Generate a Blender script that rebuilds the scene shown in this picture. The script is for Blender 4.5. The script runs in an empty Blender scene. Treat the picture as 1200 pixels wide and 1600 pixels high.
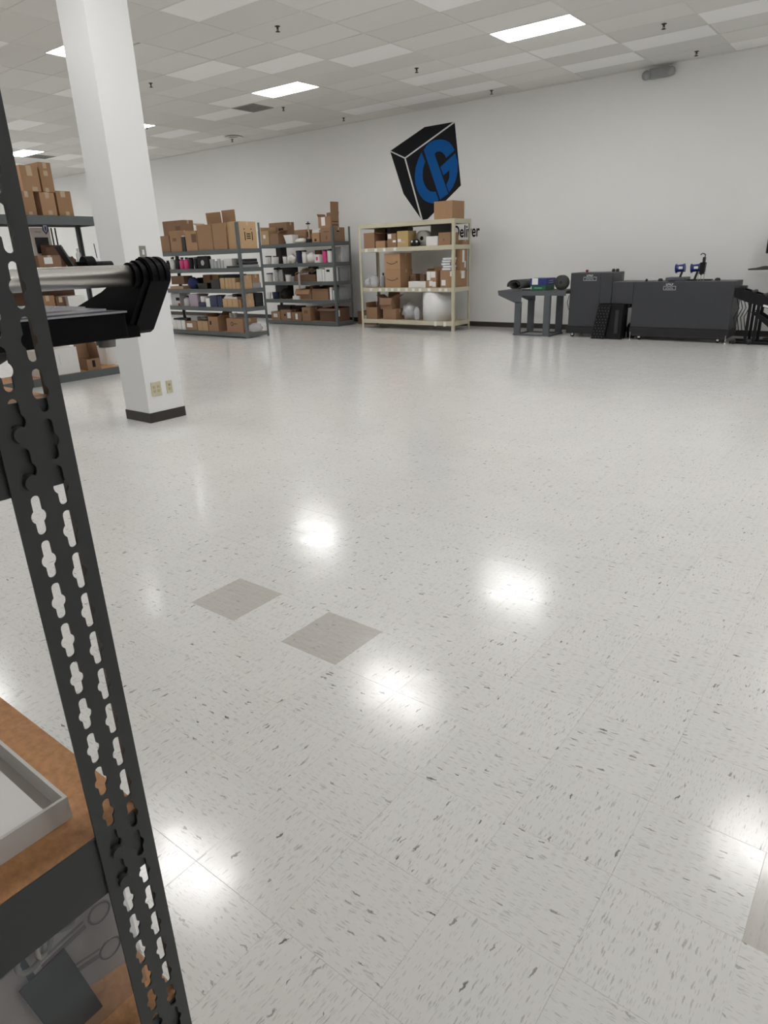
import bpy, bmesh, math, random
from mathutils import Vector, Matrix, noise
R = math.radians
scene = bpy.context.scene
col = scene.collection

# ------------------------------------------------------------------ camera
FPX, PITCH, ROLL, YAW, CAMH = 1041.27, 0.3661, -0.0342, 0.6658, 1.5088
CAMLOC = Vector((0, 0, CAMH))
fw = Vector((-math.sin(YAW)*math.cos(PITCH), math.cos(YAW)*math.cos(PITCH), -math.sin(PITCH)))
_rt = Vector((math.cos(YAW), math.sin(YAW), 0)); _up = _rt.cross(fw)
rt = math.cos(ROLL)*_rt + math.sin(ROLL)*_up
up = -math.sin(ROLL)*_rt + math.cos(ROLL)*_up
cam = bpy.data.cameras.new('camera'); camo = bpy.data.objects.new('camera', cam); col.objects.link(camo)
camo.matrix_world = Matrix(((rt.x, up.x, -fw.x, 0), (rt.y, up.y, -fw.y, 0), (rt.z, up.z, -fw.z, CAMH), (0, 0, 0, 1)))
cam.sensor_fit = 'HORIZONTAL'; cam.sensor_width = 36; cam.lens = 36*FPX/1200; cam.clip_start = 0.02; cam.clip_end = 200
scene.camera = camo

# ------------------------------------------------------------------ world, exposure
w = bpy.data.worlds.new('world'); scene.world = w; w.use_nodes = True
w.node_tree.nodes['Background'].inputs[0].default_value = (0.5, 0.52, 0.55, 1)
w.node_tree.nodes['Background'].inputs[1].default_value = 0.1
vs = scene.view_settings
vs.view_transform = 'Standard'; vs.look = 'None'; vs.gamma = 1; vs.use_curve_mapping = False
vs.exposure = 0.0
LAMP = 22.0           # radiance of the lit ceiling troffers

def at(px, py, ax, v):
    """world point on an axis plane, measured from the survey camera"""
    d = fw + rt*((px-600)/FPX) - up*((py-800)/FPX); k = 'xyz'.index(ax)
    return CAMLOC + d*((v-CAMLOC[k])/d[k])
def proj(p):
    d = Vector(p)-CAMLOC; z = d.dot(fw)
    if z < .05: return None
    return 600+FPX*d.dot(rt)/z, 800-FPX*d.dot(up)/z

# ------------------------------------------------------------------ materials
MATS = {}
def mat(name, rgb, rough=.6, metal=0, var=.08, scale=14, bump=0, spec=.5, alpha=1, trans=0, coat=0, emit=None, stretch=None, objrand=0):
    if name in MATS: return MATS[name]
    m = bpy.data.materials.new(name); m.use_nodes = True; nt = m.node_tree; n = nt.nodes; L = nt.links
    b = n['Principled BSDF']
    b.inputs['Roughness'].default_value = rough; b.inputs['Metallic'].default_value = metal
    b.inputs['Specular IOR Level'].default_value = spec; b.inputs['Alpha'].default_value = alpha
    b.inputs['Transmission Weight'].default_value = trans; b.inputs['Coat Weight'].default_value = coat
    tc = n.new('ShaderNodeTexCoord'); nz = n.new('ShaderNodeTexNoise'); nz.inputs['Scale'].default_value = scale; nz.inputs['Detail'].default_value = 4
    src = tc.outputs['Object']
    if stretch:
        mp = n.new('ShaderNodeMapping'); mp.inputs['Scale'].default_value = stretch; L.new(src, mp.inputs['Vector']); src = mp.outputs['Vector']
    L.new(src, nz.inputs['Vector'])
    mx = n.new('ShaderNodeMix'); mx.data_type = 'RGBA'
    mx.inputs['A'].default_value = (*[max(0, c*(1-var)) for c in rgb], 1); mx.inputs['B'].default_value = (*[min(1, c*(1+var)) for c in rgb], 1)
    L.new(nz.outputs['Fac'], mx.inputs['Factor']); out = mx.outputs['Result']
    if objrand:
        oi = n.new('ShaderNodeObjectInfo'); mr = n.new('ShaderNodeMapRange')
        mr.inputs['To Min'].default_value = 1-objrand; mr.inputs['To Max'].default_value = 1+objrand; L.new(oi.outputs['Random'], mr.inputs['Value'])
        hs = n.new('ShaderNodeHueSaturation'); L.new(out, hs.inputs['Color']); L.new(mr.outputs['Result'], hs.inputs['Value']); out = hs.outputs['Color']
    L.new(out, b.inputs['Base Color'])
    if bump:
        bp = n.new('ShaderNodeBump'); bp.inputs['Strength'].default_value = bump; bp.inputs['Distance'].default_value = .01
        L.new(nz.outputs['Fac'], bp.inputs['Height']); L.new(bp.outputs['Normal'], b.inputs['Normal'])
    if emit:
        b.inputs['Emission Color'].default_value = (*emit[0], 1); b.inputs['Emission Strength'].default_value = emit[1]
    MATS[name] = m; return m

T = 0.3048
TX, TY = -2.478, 1.643          # a floor tile corner
def floor_mat(name, base, chip=1.0, tint=.06):
    m = bpy.data.materials.new(name); m.use_nodes = True; nt = m.node_tree; n = nt.nodes; L = nt.links; b = n['Principled BSDF']
    def M(op, a, c=None):
        k = n.new('ShaderNodeMath'); k.operation = op
        for i, v in enumerate((a, c)):
            if v is None: continue
            if hasattr(v, 'is_output'): L.new(v, k.inputs[i])
            else: k.inputs[i].default_value = v
        return k.outputs[0]
    geo = n.new('ShaderNodeNewGeometry'); sx = n.new('ShaderNodeSeparateXYZ'); L.new(geo.outputs['Position'], sx.inputs[0])
    u = M('DIVIDE', M('SUBTRACT', sx.outputs[0], TX), T); v = M('DIVIDE', M('SUBTRACT', sx.outputs[1], TY), T)
    iu, iv = M('FLOOR', u), M('FLOOR', v)
    par = M('FLOORED_MODULO', M('ADD', iu, iv), 2.0)
    def mixf(f, a, c): return M('ADD', M('MULTIPLY', a, M('SUBTRACT', 1.0, f)), M('MULTIPLY', c, f))
    a = mixf(par, u, v); c = mixf(par, v, u)
    cmb = n.new('ShaderNodeCombineXYZ'); L.new(iu, cmb.inputs[0]); L.new(iv, cmb.inputs[1])
    wn = n.new('ShaderNodeTexWhiteNoise'); wn.noise_dimensions = '2D'; L.new(cmb.outputs[0], wn.inputs['Vector'])
    rnd = wn.outputs['Value']
    off = M('MULTIPLY', rnd, 37.0)
    wob = n.new('ShaderNodeTexNoise'); wob.inputs['Scale'].default_value = 55; wob.inputs['Detail'].default_value = 3; L.new(geo.outputs['Position'], wob.inputs['Vector'])
    wv = M('MULTIPLY', M('SUBTRACT', wob.outputs['Fac'], .5), 1.5)
    colr = None
    def layer(su, sv, thr, prob, seed):
        k = n.new('ShaderNodeCombineXYZ')
        L.new(M('ADD', M('ADD', M('ADD', M('MULTIPLY', a, su), off), seed), M('MULTIPLY', wv, .35)), k.inputs[0]); L.new(M('ADD', M('ADD', M('MULTIPLY', c, sv), off), wv), k.inputs[1])
        vo = n.new('ShaderNodeTexVoronoi'); vo.voronoi_dimensions = '2D'; vo.inputs['Scale'].default_value = 1; L.new(k.outputs[0], vo.inputs['Vector'])
        sc = n.new('ShaderNodeSeparateColor'); L.new(vo.outputs['Color'], sc.inputs[0])
        pick = M('GREATER_THAN', sc.outputs[0], 1-prob)
        size = M('MULTIPLY', M('ADD', sc.outputs[1], .35), thr)
        mr = n.new('ShaderNodeMapRange'); L.new(vo.outputs['Distance'], mr.inputs['Value']); L.new(size, mr.inputs['From Max']); L.new(M('MULTIPLY', size, .6), mr.inputs['From Min'])
        mr.inputs['To Min'].default_value = 1; mr.inputs['To Max'].default_value = 0
        return M('MULTIPLY', M('MULTIPLY', pick, mr.outputs['Result']), M('ADD', M('MULTIPLY', sc.outputs[2], .7), .3))
    dark = layer(5, 22, .23, .11, 3.1); midl = layer(7, 44, .3, .3, 11.7); fine = layer(11, 80, .33, .55, 23.9)
    k = n.new('ShaderNodeCombineXYZ'); L.new(M('ADD', M('MULTIPLY', a, 3.0), off), k.inputs[0]); L.new(M('MULTIPLY', c, 22.0), k.inputs[1])
    st = n.new('ShaderNodeTexNoise'); st.inputs['Scale'].default_value = 1; st.inputs['Detail'].default_value = 3; L.new(k.outputs[0], st.inputs['Vector'])
    f = M('MULTIPLY', dark, .78*chip); f2 = M('MULTIPLY', midl, .34*chip); f3 = M('MULTIPLY', fine, .24*chip)
    val = M('MULTIPLY', M('MULTIPLY', M('SUBTRACT', 1.0, f), M('SUBTRACT', 1.0, f2)), M('SUBTRACT', 1.0, f3))
    val = M('MULTIPLY', val, M('ADD', 1-tint, M('MULTIPLY', st.outputs['Fac'], tint)))
    val = M('MULTIPLY', val, M('ADD', .985, M('MULTIPLY', rnd, .03)))
    big = n.new('ShaderNodeTexNoise'); big.inputs['Scale'].default_value = .55; big.inputs['Detail'].default_value = 3; L.new(geo.outputs['Position'], big.inputs['Vector'])
    mx = n.new('ShaderNodeMix'); mx.data_type = 'RGBA'; mx.inputs['A'].default_value = (*base, 1); mx.inputs['B'].default_value = (base[0]*1.0, base[1]*.975, base[2]*.94, 1)
    L.new(big.outputs['Fac'], mx.inputs['Factor'])
    vm = n.new('ShaderNodeVectorMath'); vm.operation = 'SCALE'; L.new(mx.outputs['Result'], vm.inputs[0]); L.new(val, vm.inputs['Scale'])
    L.new(vm.outputs[0], b.inputs['Base Color'])
    b.inputs['IOR'].default_value = 1.5
    # wax finish: scuffed, slightly wavy
    sn = n.new('ShaderNodeTexNoise'); sn.inputs['Scale'].default_value = 9; sn.inputs['Detail'].default_value = 5; L.new(geo.outputs['Position'], sn.inputs['Vector'])
    mr = n.new('ShaderNodeMapRange'); mr.inputs['To Min'].default_value = .13; mr.inputs['To Max'].default_value = .195; mr.inputs['From Min'].default_value = .3; mr.inputs['From Max'].default_value = .7
    L.new(sn.outputs['Fac'], mr.inputs['Value']); L.new(mr.outputs['Result'], b.inputs['Roughness'])
    bn = n.new('ShaderNodeTexNoise'); bn.inputs['Scale'].default_value = 5; bn.inputs['Detail'].default_value = 2; L.new(geo.outputs['Position'], bn.inputs['Vector'])
    bp = n.new('ShaderNodeBump'); bp.inputs['Strength'].default_value = .06; bp.inputs['Distance'].default_value = .02; L.new(bn.outputs['Fac'], bp.inputs['Height']); L.new(bp.outputs['Normal'], b.inputs['Normal'])
    MATS[name] = m; return m

FLOOR = floor_mat('vinyl_tile_white', (.765, .766, .758))
FLOOR_T = floor_mat('vinyl_tile_taupe', (.60, .58, .55), .5, .2)
WALL = mat('wall_paint', (.84, .84, .825), .55, var=.015, scale=1.5, spec=.3)
PILLAR = mat('pillar_paint', (.84, .845, .84), .4, var=.015, scale=3)
CEIL = mat('ceiling_tile_mineral', (.765, .758, .728), .9, var=.03, scale=40, bump=.1, objrand=.06, spec=.1)
CEILW = mat('ceiling_tile_white', (.95, .945, .935), .75, var=.02, scale=40, spec=.2, objrand=.03)
TBAR = mat('ceiling_grid_metal', (.72, .712, .685), .6)
COVE = mat('cove_base_rubber', (.035, .028, .024), .5)
LENS = mat('lamp_lens', (.9, .9, .88), .4, var=.01, emit=((1, .995, .985), LAMP))
LFRAME = mat('lamp_frame', (.75, .75, .73), .5)
STEEL_G = mat('grey_powder_coat', (.105, .122, .125), .42, var=.06, scale=30)
STEEL_N = mat('dark_grey_powder_coat', (.046, .049, .051), .45, var=.05, scale=60)
CREAM = mat('cream_powder_coat', (.55, .51, .385), .45, var=.05)
PBOARD = mat('particle_board', (.52, .265, .118), .7, var=.38, scale=110, bump=.12)
PBOARD_L = mat('particle_board_pale', (.46, .34, .22), .8, var=.2, scale=40)
KRAFT = [mat('cardboard_tan', (.385, .228, .125), .8, var=.06, objrand=.1), mat('cardboard_brown', (.30, .175, .10), .8, var=.07, objrand=.1),
         mat('cardboard_light', (.48, .32, .175), .8, var=.06, objrand=.08), mat('cardboard_dark', (.17, .095, .06), .85, var=.08, objrand=.1),
         mat('cardboard_yellow', (.47, .34, .15), .8, var=.05)]
TAPE = mat('packing_tape', (.55, .42, .29), .25, var=.04)
PAPER = mat('white_paper', (.78, .78, .76), .7, var=.03)
WHITE = mat('white_plastic', (.80, .80, .79), .35, var=.03)
WHITEC = mat('white_carton', (.76, .75, .73), .6, var=.03)
BLACK = mat('black_plastic', (.012, .012, .014), .4, var=.2)
BLACKM = mat('black_metal', (.008, .008, .010), .45, var=.2, spec=.25)
INK = mat('black_ink', (.012, .012, .013), .6, spec=.2)
NAVY = mat('navy_card', (.02, .028, .07), .5)
BLUE = mat('blue_card', (.015, .03, .16), .45)
GREEN = mat('green_card', (.012, .11, .05), .45)
PINK = mat('pink_plastic', (.72, .06, .24), .35)
LILAC = mat('lilac_plastic', (.42, .34, .42), .4)
GREYP = mat('grey_plastic', (.28, .29, .30), .45)
GREYL = mat('light_grey_plastic', (.50, .51, .52), .4)
CLEAR = mat('clear_plastic', (.75, .78, .80), .12, alpha=.42, var=.05, spec=.6)
FILM = mat('cloudy_plastic_film', (.70, .72, .75), .15, alpha=.6, var=.12, scale=9, bump=.6, spec=.6)
FOAM = mat('white_foam_wrap', (.80, .80, .79), .6, var=.03, scale=20, bump=.15)
STEEL = mat('polished_steel', (.86, .83, .79), .25, metal=1, var=.06, scale=60, stretch=(1, .02, 1))
CHROME = mat('chrome', (.7, .7, .7), .15, metal=1)
MACH = mat('machine_grey_enamel', (.040, .042, .049), .42, var=.05, scale=6)
MACH_L = mat('machine_light_grey', (.085, .094, .105), .45, var=.05, scale=6)
LOGOB = mat('logo_black_vinyl', (.010, .011, .014), .6, var=.2, spec=.15)
LOGOC = mat('logo_blue_vinyl', (.004, .10, .36), .6, var=.05, spec=.15)
IVORY = mat('ivory_plate', (.60, .55, .38), .45)
TEXT_G = mat('pale_grey_print', (.45, .47, .49), .5)
RED = mat('red_plastic', (.25, .012, .012), .35)
SPOOLB = mat('blue_spool_plastic', (.015, .03, .20), .35)
CLOTHB = mat('blue_cloth', (.02, .025, .10), .9, var=.3, bump=.4)
DARKC = mat('dark_cloth', (.018, .016, .018), .9, var=.4, bump=.4)
BEIGE = mat('beige_cloth', (.45, .36, .24), .9, var=.2)
CYAN = mat('cyan_liquid', (.03, .35, .50), .2)
RUBBER = mat('black_rubber_mat', (.06, .06, .057), .7, var=.3, scale=80, bump=.2)

# ------------------------------------------------------------------ mesh helpers
class MB:
    def __init__(s): s.v = []; s.f = []; s.sm = []
    def add(s, vs_, fs, smooth=False):
        o = len(s.v); s.v += [Vector(p) for p in vs_]; s.f += [[i+o for i in f] for f in fs]; s.sm += [smooth]*len(fs); return s
    def box(s, x0, x1, y0, y1, z0, z1):
        if x0 > x1: x0, x1 = x1, x0
        if y0 > y1: y0, y1 = y1, y0
        if z0 > z1: z0, z1 = z1, z0
        return s.add([(x0,y0,z0),(x1,y0,z0),(x1,y1,z0),(x0,y1,z0),(x0,y0,z1),(x1,y0,z1),(x1,y1,z1),(x0,y1,z1)],
                     [(0,3,2,1),(4,5,6,7),(0,1,5,4),(1,2,6,5),(2,3,7,6),(3,0,4,7)])
    def cbox(s, x0, x1, y0, y1, z0, z1, c=.004):
        """box with chamfered edges"""
        bm = bmesh.new(); bmesh.ops.create_cube(bm, size=1)
        for v in bm.verts: v.co = Vector(((x0+x1)/2+v.co.x*(x1-x0), (y0+y1)/2+v.co.y*(y1-y0), (z0+z1)/2+v.co.z*(z1-z0)))
        bmesh.ops.bevel(bm, geom=bm.edges[:], offset=c, segments=2, affect='EDGES', profile=.5)
        bm.verts.index_update(); s.add([v.co.copy() for v in bm.verts], [[v.index for v in f.verts] for f in bm.faces]); bm.free(); return s
    def prism(s, pts, ax, a, b):
        """polygon in the two other axes, extruded along ax from a to b"""
        def P(p, h): return {'x': (h, p[0], p[1]), 'y': (p[0], h, p[1]), 'z': (p[0], p[1], h)}[ax]
        n = len(pts); ar = sum(pts[i][0]*pts[(i+1) % n][1]-pts[(i+1) % n][0]*pts[i][1] for i in range(n))
        if ar < 0: pts = pts[::-1]
        vs_ = [P(p, a) for p in pts]+[P(p, b) for p in pts]
        fs = [list(range(n))[::-1], list(range(n, 2*n))]+[(i, (i+1) % n, n+(i+1) % n, n+i) for i in range(n)]
        flip = (ax == 'y') != (b < a)
        if flip: fs = [list(f)[::-1] for f in fs]
        return s.add(vs_, fs)
    def tube(s, p0, p1, r0, r1=None, n=16, cap=True):
        p0, p1 = Vector(p0), Vector(p1); r1 = r0 if r1 is None else r1
        d = (p1-p0).normalized(); a = d.orthogonal().normalized(); b = d.cross(a); vs_ = []
        for p, r in ((p0, r0), (p1, r1)):
            for i in range(n): t = 2*math.pi*i/n; vs_.append(p+r*(math.cos(t)*a+math.sin(t)*b))
        s.add(vs_, [(i, (i+1) % n, n+(i+1) % n, n+i) for i in range(n)], True)
        if cap: s.add(vs_, [list(range(n))[::-1], list(range(n, 2*n))])
        return s
    def path(s, pts, r, n=8):
        for a, b in zip(pts, pts[1:]): s.tube(a, b, r, n=n)
        return s
    def lathe(s, prof, c, n=20, axis='z', close=True):
        c = Vector(c); vs_ = []; m = len(prof)
        for i in range(n):
            t = 2*math.pi*i/n
            for r, h in prof:
                q = {'z': (r*math.cos(t), r*math.sin(t), h), 'y': (r*math.cos(t), h, -r*math.sin(t)), 'x': (h, r*math.cos(t), r*math.sin(t))}[axis]
                vs_.append(c+Vector(q))
        fs = [(i*m+j, ((i+1) % n)*m+j, ((i+1) % n)*m+j+1, i*m+j+1) for i in range(n) for j in range(m-1)]
        s.add(vs_, fs, True)
        if close:
            if prof[0][0] > 1e-5: s.add(vs_, [[i*m for i in range(n)][::-1]])
            if prof[-1][0] > 1e-5: s.add(vs_, [[i*m+m-1 for i in range(n)]])
        return s
    def blob(s, c, r, amp=.25, freq=2.2, seed=0, flat=True, lev=3):
        bm = bmesh.new(); bmesh.ops.create_icosphere(bm, subdivisions=lev, radius=1)
        for v in bm.verts:
            d = 1+amp*noise.fractal(v.co*freq+Vector((seed*7.1, seed*3.3, seed)), .8, 2.1, 3)
            q = Vector((v.co.x*r[0]*d, v.co.y*r[1]*d, v.co.z*r[2]*d))
            if flat and q.z < -r[2]*.82: q.z = -r[2]*.82
            v.co = q+Vector(c)
        bm.verts.index_update(); s.add([v.co.copy() for v in bm.verts], [[v.index for v in f.verts] for f in bm.faces], True); bm.free(); return s
    def xf(s, M, i0=0):
        for i in range(i0, len(s.v)): s.v[i] = M @ s.v[i]
        return s
    def build(s, name, m, parent=None, org=None):
        if org is None: org = Vector(parent['_o']) if parent is not None and '_o' in parent else Vector((0, 0, 0))
        org = Vector(org)
        me = bpy.data.meshes.new(name); me.from_pydata([v-org for v in s.v], [], s.f)
        for p, k in zip(me.polygons, s.sm): p.use_smooth = k
        me.materials.append(m); me.update()
        o = bpy.data.objects.new(name, me); col.objects.link(o)
        if parent is None: o.location = org
        else: o.parent = parent
        o['_o'] = tuple(org)
        return o
def tag(o, label=None, cat=None, group=None, kind=None):
    if label: o['label'] = label
    if cat: o['category'] = cat
    if group: o['group'] = group
    if kind: o['kind'] = kind
    return o
def thing(name, label, cat, org=(0, 0, 0), group=None, kind=None):
    o = bpy.data.objects.new(name, None); col.objects.link(o); o.empty_display_size = .1; o.location = org; o['_o'] = tuple(org)
    return tag(o, label, cat, group, kind)
def rotz(p, a): return Matrix.Translation(p) @ Matrix.Rotation(a, 4, 'Z') @ Matrix.Translation(-Vector(p))
def rot(p, a, ax): return Matrix.Translation(p) @ Matrix.Rotation(a, 4, ax) @ Matrix.Translation(-Vector(p))

# ------------------------------------------------------------------ room shell
H, YW = 4.369, 13.342
XL, XR, YF = -31.0, 9.0, -4.0
LX, LY, CW, CD = -5.533, 9.743, 1.228, .6096      # ceiling grid origin and cell
floor = tag(MB().box(XL, XR, YF, YW, -.15, -.004).build('floor', FLOOR), kind='structure')
tag(MB().box(XL-.2, XR+.2, YW, YW+.2, -.15, H+.3).build('wall_back', WALL), kind='structure')
tag(MB().box(XL-.2, XL, YF-.2, YW, -.15, H+.3).build('wall_left', WALL), kind='structure')
tag(MB().box(XR, XR+.2, YF-.2, YW, -.15, H+.3).build('wall_right', WALL), kind='structure')
tag(MB().box(XL, XR, YF-.2, YF, -.15, H+.3).build('wall_front', WALL), kind='structure')
tag(MB().prism([(YW, 0), (YW-.012, .001), (YW-.006, .02), (YW-.005, .1), (YW, .102)], 'x', XL, XR).build('baseboard_back', COVE), kind='structure')
ceiling = tag(MB().box(XL, XR, YF, YW, H+.02, H+.3).build('ceiling', CEIL), kind='structure')

# floor tiles: the nearest ones in view as single tiles, the rest as one field
iu0, iu1 = math.ceil((XL-TX)/T), math.floor((XR-TX)/T); iv0, iv1 = math.ceil((YF-TY)/T), math.floor((YW-TY)/T)
cand = []
for i in range(iu0, iu1):
    for j in range(iv0, iv1):
        p = (TX+(i+.5)*T, TY+(j+.5)*T, 0)
        s_ = proj(p)
        if s_ and -60 < s_[0] < 1260 and 400 < s_[1] < 1680: cand.append(((p[0]**2+p[1]**2), i, j))
cand.sort(); near = {(i, j) for _, i, j in cand[:298]}
TAUPE = {(0, 0), (2, 0), (8, -1)}
near |= TAUPE
G = .0002
def tile_mesh(m):
    b = MB(); h = T/2-G; c = .0004
    b.add([(-h,-h,-.004),(h,-h,-.004),(h,h,-.004),(-h,h,-.004),(-h,-h,-.0002),(h,-h,-.0002),(h,h,-.0002),(-h,h,-.0002),(-h+c,-h+c,0),(h-c,-h+c,0),(h-c,h-c,0),(-h+c,h-c,0)],
          [(0,1,5,4),(1,2,6,5),(2,3,7,6),(3,0,4,7),(4,5,9,8),(5,6,10,9),(6,7,11,10),(7,4,8,11),(8,9,10,11)])
    o = b.build('floor_tile', m, floor, (0, 0, 0)); return o
protos = {}
for (i, j) in sorted(near):
    m = FLOOR_T if (i, j) in TAUPE else FLOOR
    if m.name not in protos: o = tile_mesh(m); protos[m.name] = o
    else: o = protos[m.name].copy(); col.objects.link(o)
    o.parent = floor; o.location = (TX+(i+.5)*T, TY+(j+.5)*T, 0)
    if (i, j) in TAUPE: o['label'] = 'taupe replacement floor tile among white ones'
b = MB()
for i in range(iu0-1, iu1+1):
    for j in range(iv0-1, iv1+1):
        if (i, j) in near: continue
        x0, x1 = max(XL, TX+i*T+G), min(XR, TX+(i+1)*T-G); y0, y1 = max(YF, TY+j*T+G), min(YW, TY+(j+1)*T-G)
        if x1 > x0 and y1 > y0: b.add([(x0,y0,0),(x1,y0,0),(x1,y1,0),(x0,y1,0)], [(0,1,2,3)])
tag(b.build('floor_tile_field', FLOOR, floor), kind='stuff')

# ceiling tiles, troffers, grilles
LIT = {(i, j) for i in range(-20, 12, 4) for j in (0, -6)}|{(i, -12) for i in range(-20, 8, 4)}|{(-8, -18), (-16, -18), (8, -12)}  # last set: unseen troffers added to brighten the near floor and rack
LIT -= {(-8, -6)}
BRIGHT = {(-4,-3),(-3,-2),(-2,-1),(0,-3),(-2,2),(-1,2),(0,2),(-2,4),(-3,4),(1,3),(2,2),(2,5),(0,4),(-2,-6),(-4,4),(-6,4),(-5,0),(-6,1),(-8,2),(-8,4),
          (-7,-2),(-6,-4),(-9,1),(-10,3),(-12,2),(-13,4),(-11,-1),(-9,-3),(-5,-8),(-14,1)}
GRILLE = {(-5, 1): 0, (-12, 1): 0}
def cell(i, j): return LX+i*CW, LX+(i+1)*CW, LY+j*CD, LY+(j+1)*CD
ci0, ci1 = math.floor((XL-LX)/CW), math.ceil((XR-LX)/CW); cj0, cj1 = math.floor((YF-LY)/CD), math.ceil((YW-LY)/CD)
far = MB(); pt = {}; pt[0] = pt[1] = None
order = []
for i in range(ci0, ci1):
    for j in range(cj0, cj1):
        if (i, j) in LIT: continue
        x0, x1, y0, y1 = cell(i, j); x0, x1, y0, y1 = max(x0, XL), min(x1, XR), max(y0, YF), min(y1, YW)
        if x1-x0 < .03 or y1-y0 < .03: continue
        s_ = proj(((x0+x1)/2, (y0+y1)/2, H)); vis = s_ and -90 < s_[0] < 1300 and -70 < s_[1] < 330
        full = abs(x1-x0-CW) < 1e-4 and abs(y1-y0-CD) < 1e-4
        if (i, j) in GRILLE: x0 += CW/2; full = False
        order.append(((x0+x1)**2/4+(y0+y1)**2/4 if vis else 1e9, i, j, x0, x1, y0, y1, full))
order.sort(); e = .011
for k, (d_, i, j, x0, x1, y0, y1, full) in enumerate(order):
    if d_ > 1e8 or k >= 298:
        far.box(x0+e, x1-e, y0+e, y1-e, H, H+.018); continue
    br = (i, j) in BRIGHT; cx, cy = (x0+x1)/2, (y0+y1)/2
    if full and pt[br]: o = pt[br].copy(); col.objects.link(o); o.parent = ceiling
    else:
        hx, hy = (x1-x0)/2-e, (y1-y0)/2-e
        o = MB().box(-hx, hx, -hy, hy, 0, .018).build('ceiling_tile', CEILW if br else CEIL, ceiling, (0, 0, 0))
        if full: pt[br] = o
    o.location = (cx, cy, H-(.002 if br else 0)+random.Random(i*91+j).uniform(-.002, .002))
    if br: o['label'] = 'bright white ceiling tile'
tag(far.build('ceiling_tile_field', CEIL, ceiling), kind='stuff')
b = MB()
for i in range(ci0, ci1+1):
    x = LX+i*CW
    if XL < x < XR: b.box(x-.011, x+.011, YF, YW, H-.003, H+.02)
for j in range(cj0, cj1+1):
    y = LY+j*CD
    if YF < y < YW: b.box(XL, XR, y-.011, y+.011, H-.003, H+.02)
tag(b.build('ceiling_grid', TBAR, ceiling), kind='stuff')
b = MB().box(XL, XR, YW-.02, YW, H-.02, H+.02)
b.build('wall_angle', TBAR, ceiling)
x0, x1, y0, y1 = cell(0, 0); lm = None
def lamp_label(i, j):
    if (i, j) == (0, 0): return 'lit ceiling troffer above the wall stretch between cube logo and emergency light'
    if (i, j) == (-4, 0): return 'lit ceiling troffer beside the grey ceiling air grille in front of the logo'
    if (i, j) == (-4, -6): return 'lit ceiling troffer partly hidden by the white pillar'
    if (i, j) == (-8, 0): return 'lit ceiling troffer just peeking past the white pillar over the grey racks'
    if (i, j) == (-12, 0): return 'lit ceiling troffer far off above the cartons topping the rack behind the pillar'
    return 'lit rectangular ceiling troffer elsewhere in the hall, mirrored on the floor or wholly unseen'
for (i, j) in sorted(LIT):
    x0, x1, y0, y1 = cell(i, j)
    if x0 < XL or x1 > XR or y0 < YF: continue
    if (i, j) == (-4, -6): x0 -= .14; x1 -= .14; y0 -= .1; y1 -= .1
    o = thing('ceiling_light', lamp_label(i, j), 'ceiling light', ((x0+x1)/2, (y0+y1)/2, H), 'ceiling troffers')
    if lm is None:
        org = o['_o']; X0, X1, Y0, Y1 = x0+.012, x1-.012, y0+.012, y1-.012; f_ = .02
        fr = MB()
        for a in ((X0, X1, Y0, Y0+f_), (X0, X1, Y1-f_, Y1), (X0, X0+f_, Y0+f_, Y1-f_), (X1-f_, X1, Y0+f_, Y1-f_)): fr.box(*a, H-.006, H+.02)
        fo = fr.build('frame', LFRAME, o); do = MB().box(X0+f_, X1-f_, Y0+f_, Y1-f_, H-.002, H+.015).build('diffuser', LENS, o); lm = (fo, do)
    else:
        for s_ in lm: c_ = s_.copy(); col.objects.link(c_); c_.parent = o
for (i, j), _ in GRILLE.items():
    x0, x1, y0, y1 = cell(i, j); x1 = x0+CW/2
    o = thing('air_grille', 'dark square louvred air grille in the ceiling ' + ('beside a lit troffer' if i == -5 else 'far off behind the pillar'), 'vent', ((x0+x1)/2, (y0+y1)/2, H))
    GR = mat('grille_grey', (.30, .295, .275), .5)
    MB().box(x0+.012, x1-.012, y0+.012, y1-.012, H+.008, H+.018).build('backing', mat('grille_back', (.12, .12, .115), .8), o)
    f = MB()
    for a in ((x0+.012, x1-.012, y0+.012, y0+.04), (x0+.012, x1-.012, y1-.04, y1-.012), (x0+.012, x0+.04, y0+.04, y1-.04), (x1-.04, x1-.012, y0+.04, y1-.04)): f.box(*a, H-.008, H+.008)
    f.build('frame', GR, o)
    for k in range(9):
        y = y0+.07+k*(y1-y0-.14)/8
        MB().box(x0+.04, x1-.04, y-.011, y+.011, H-.004, H+.001).build('louvre', GR, o)
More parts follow.
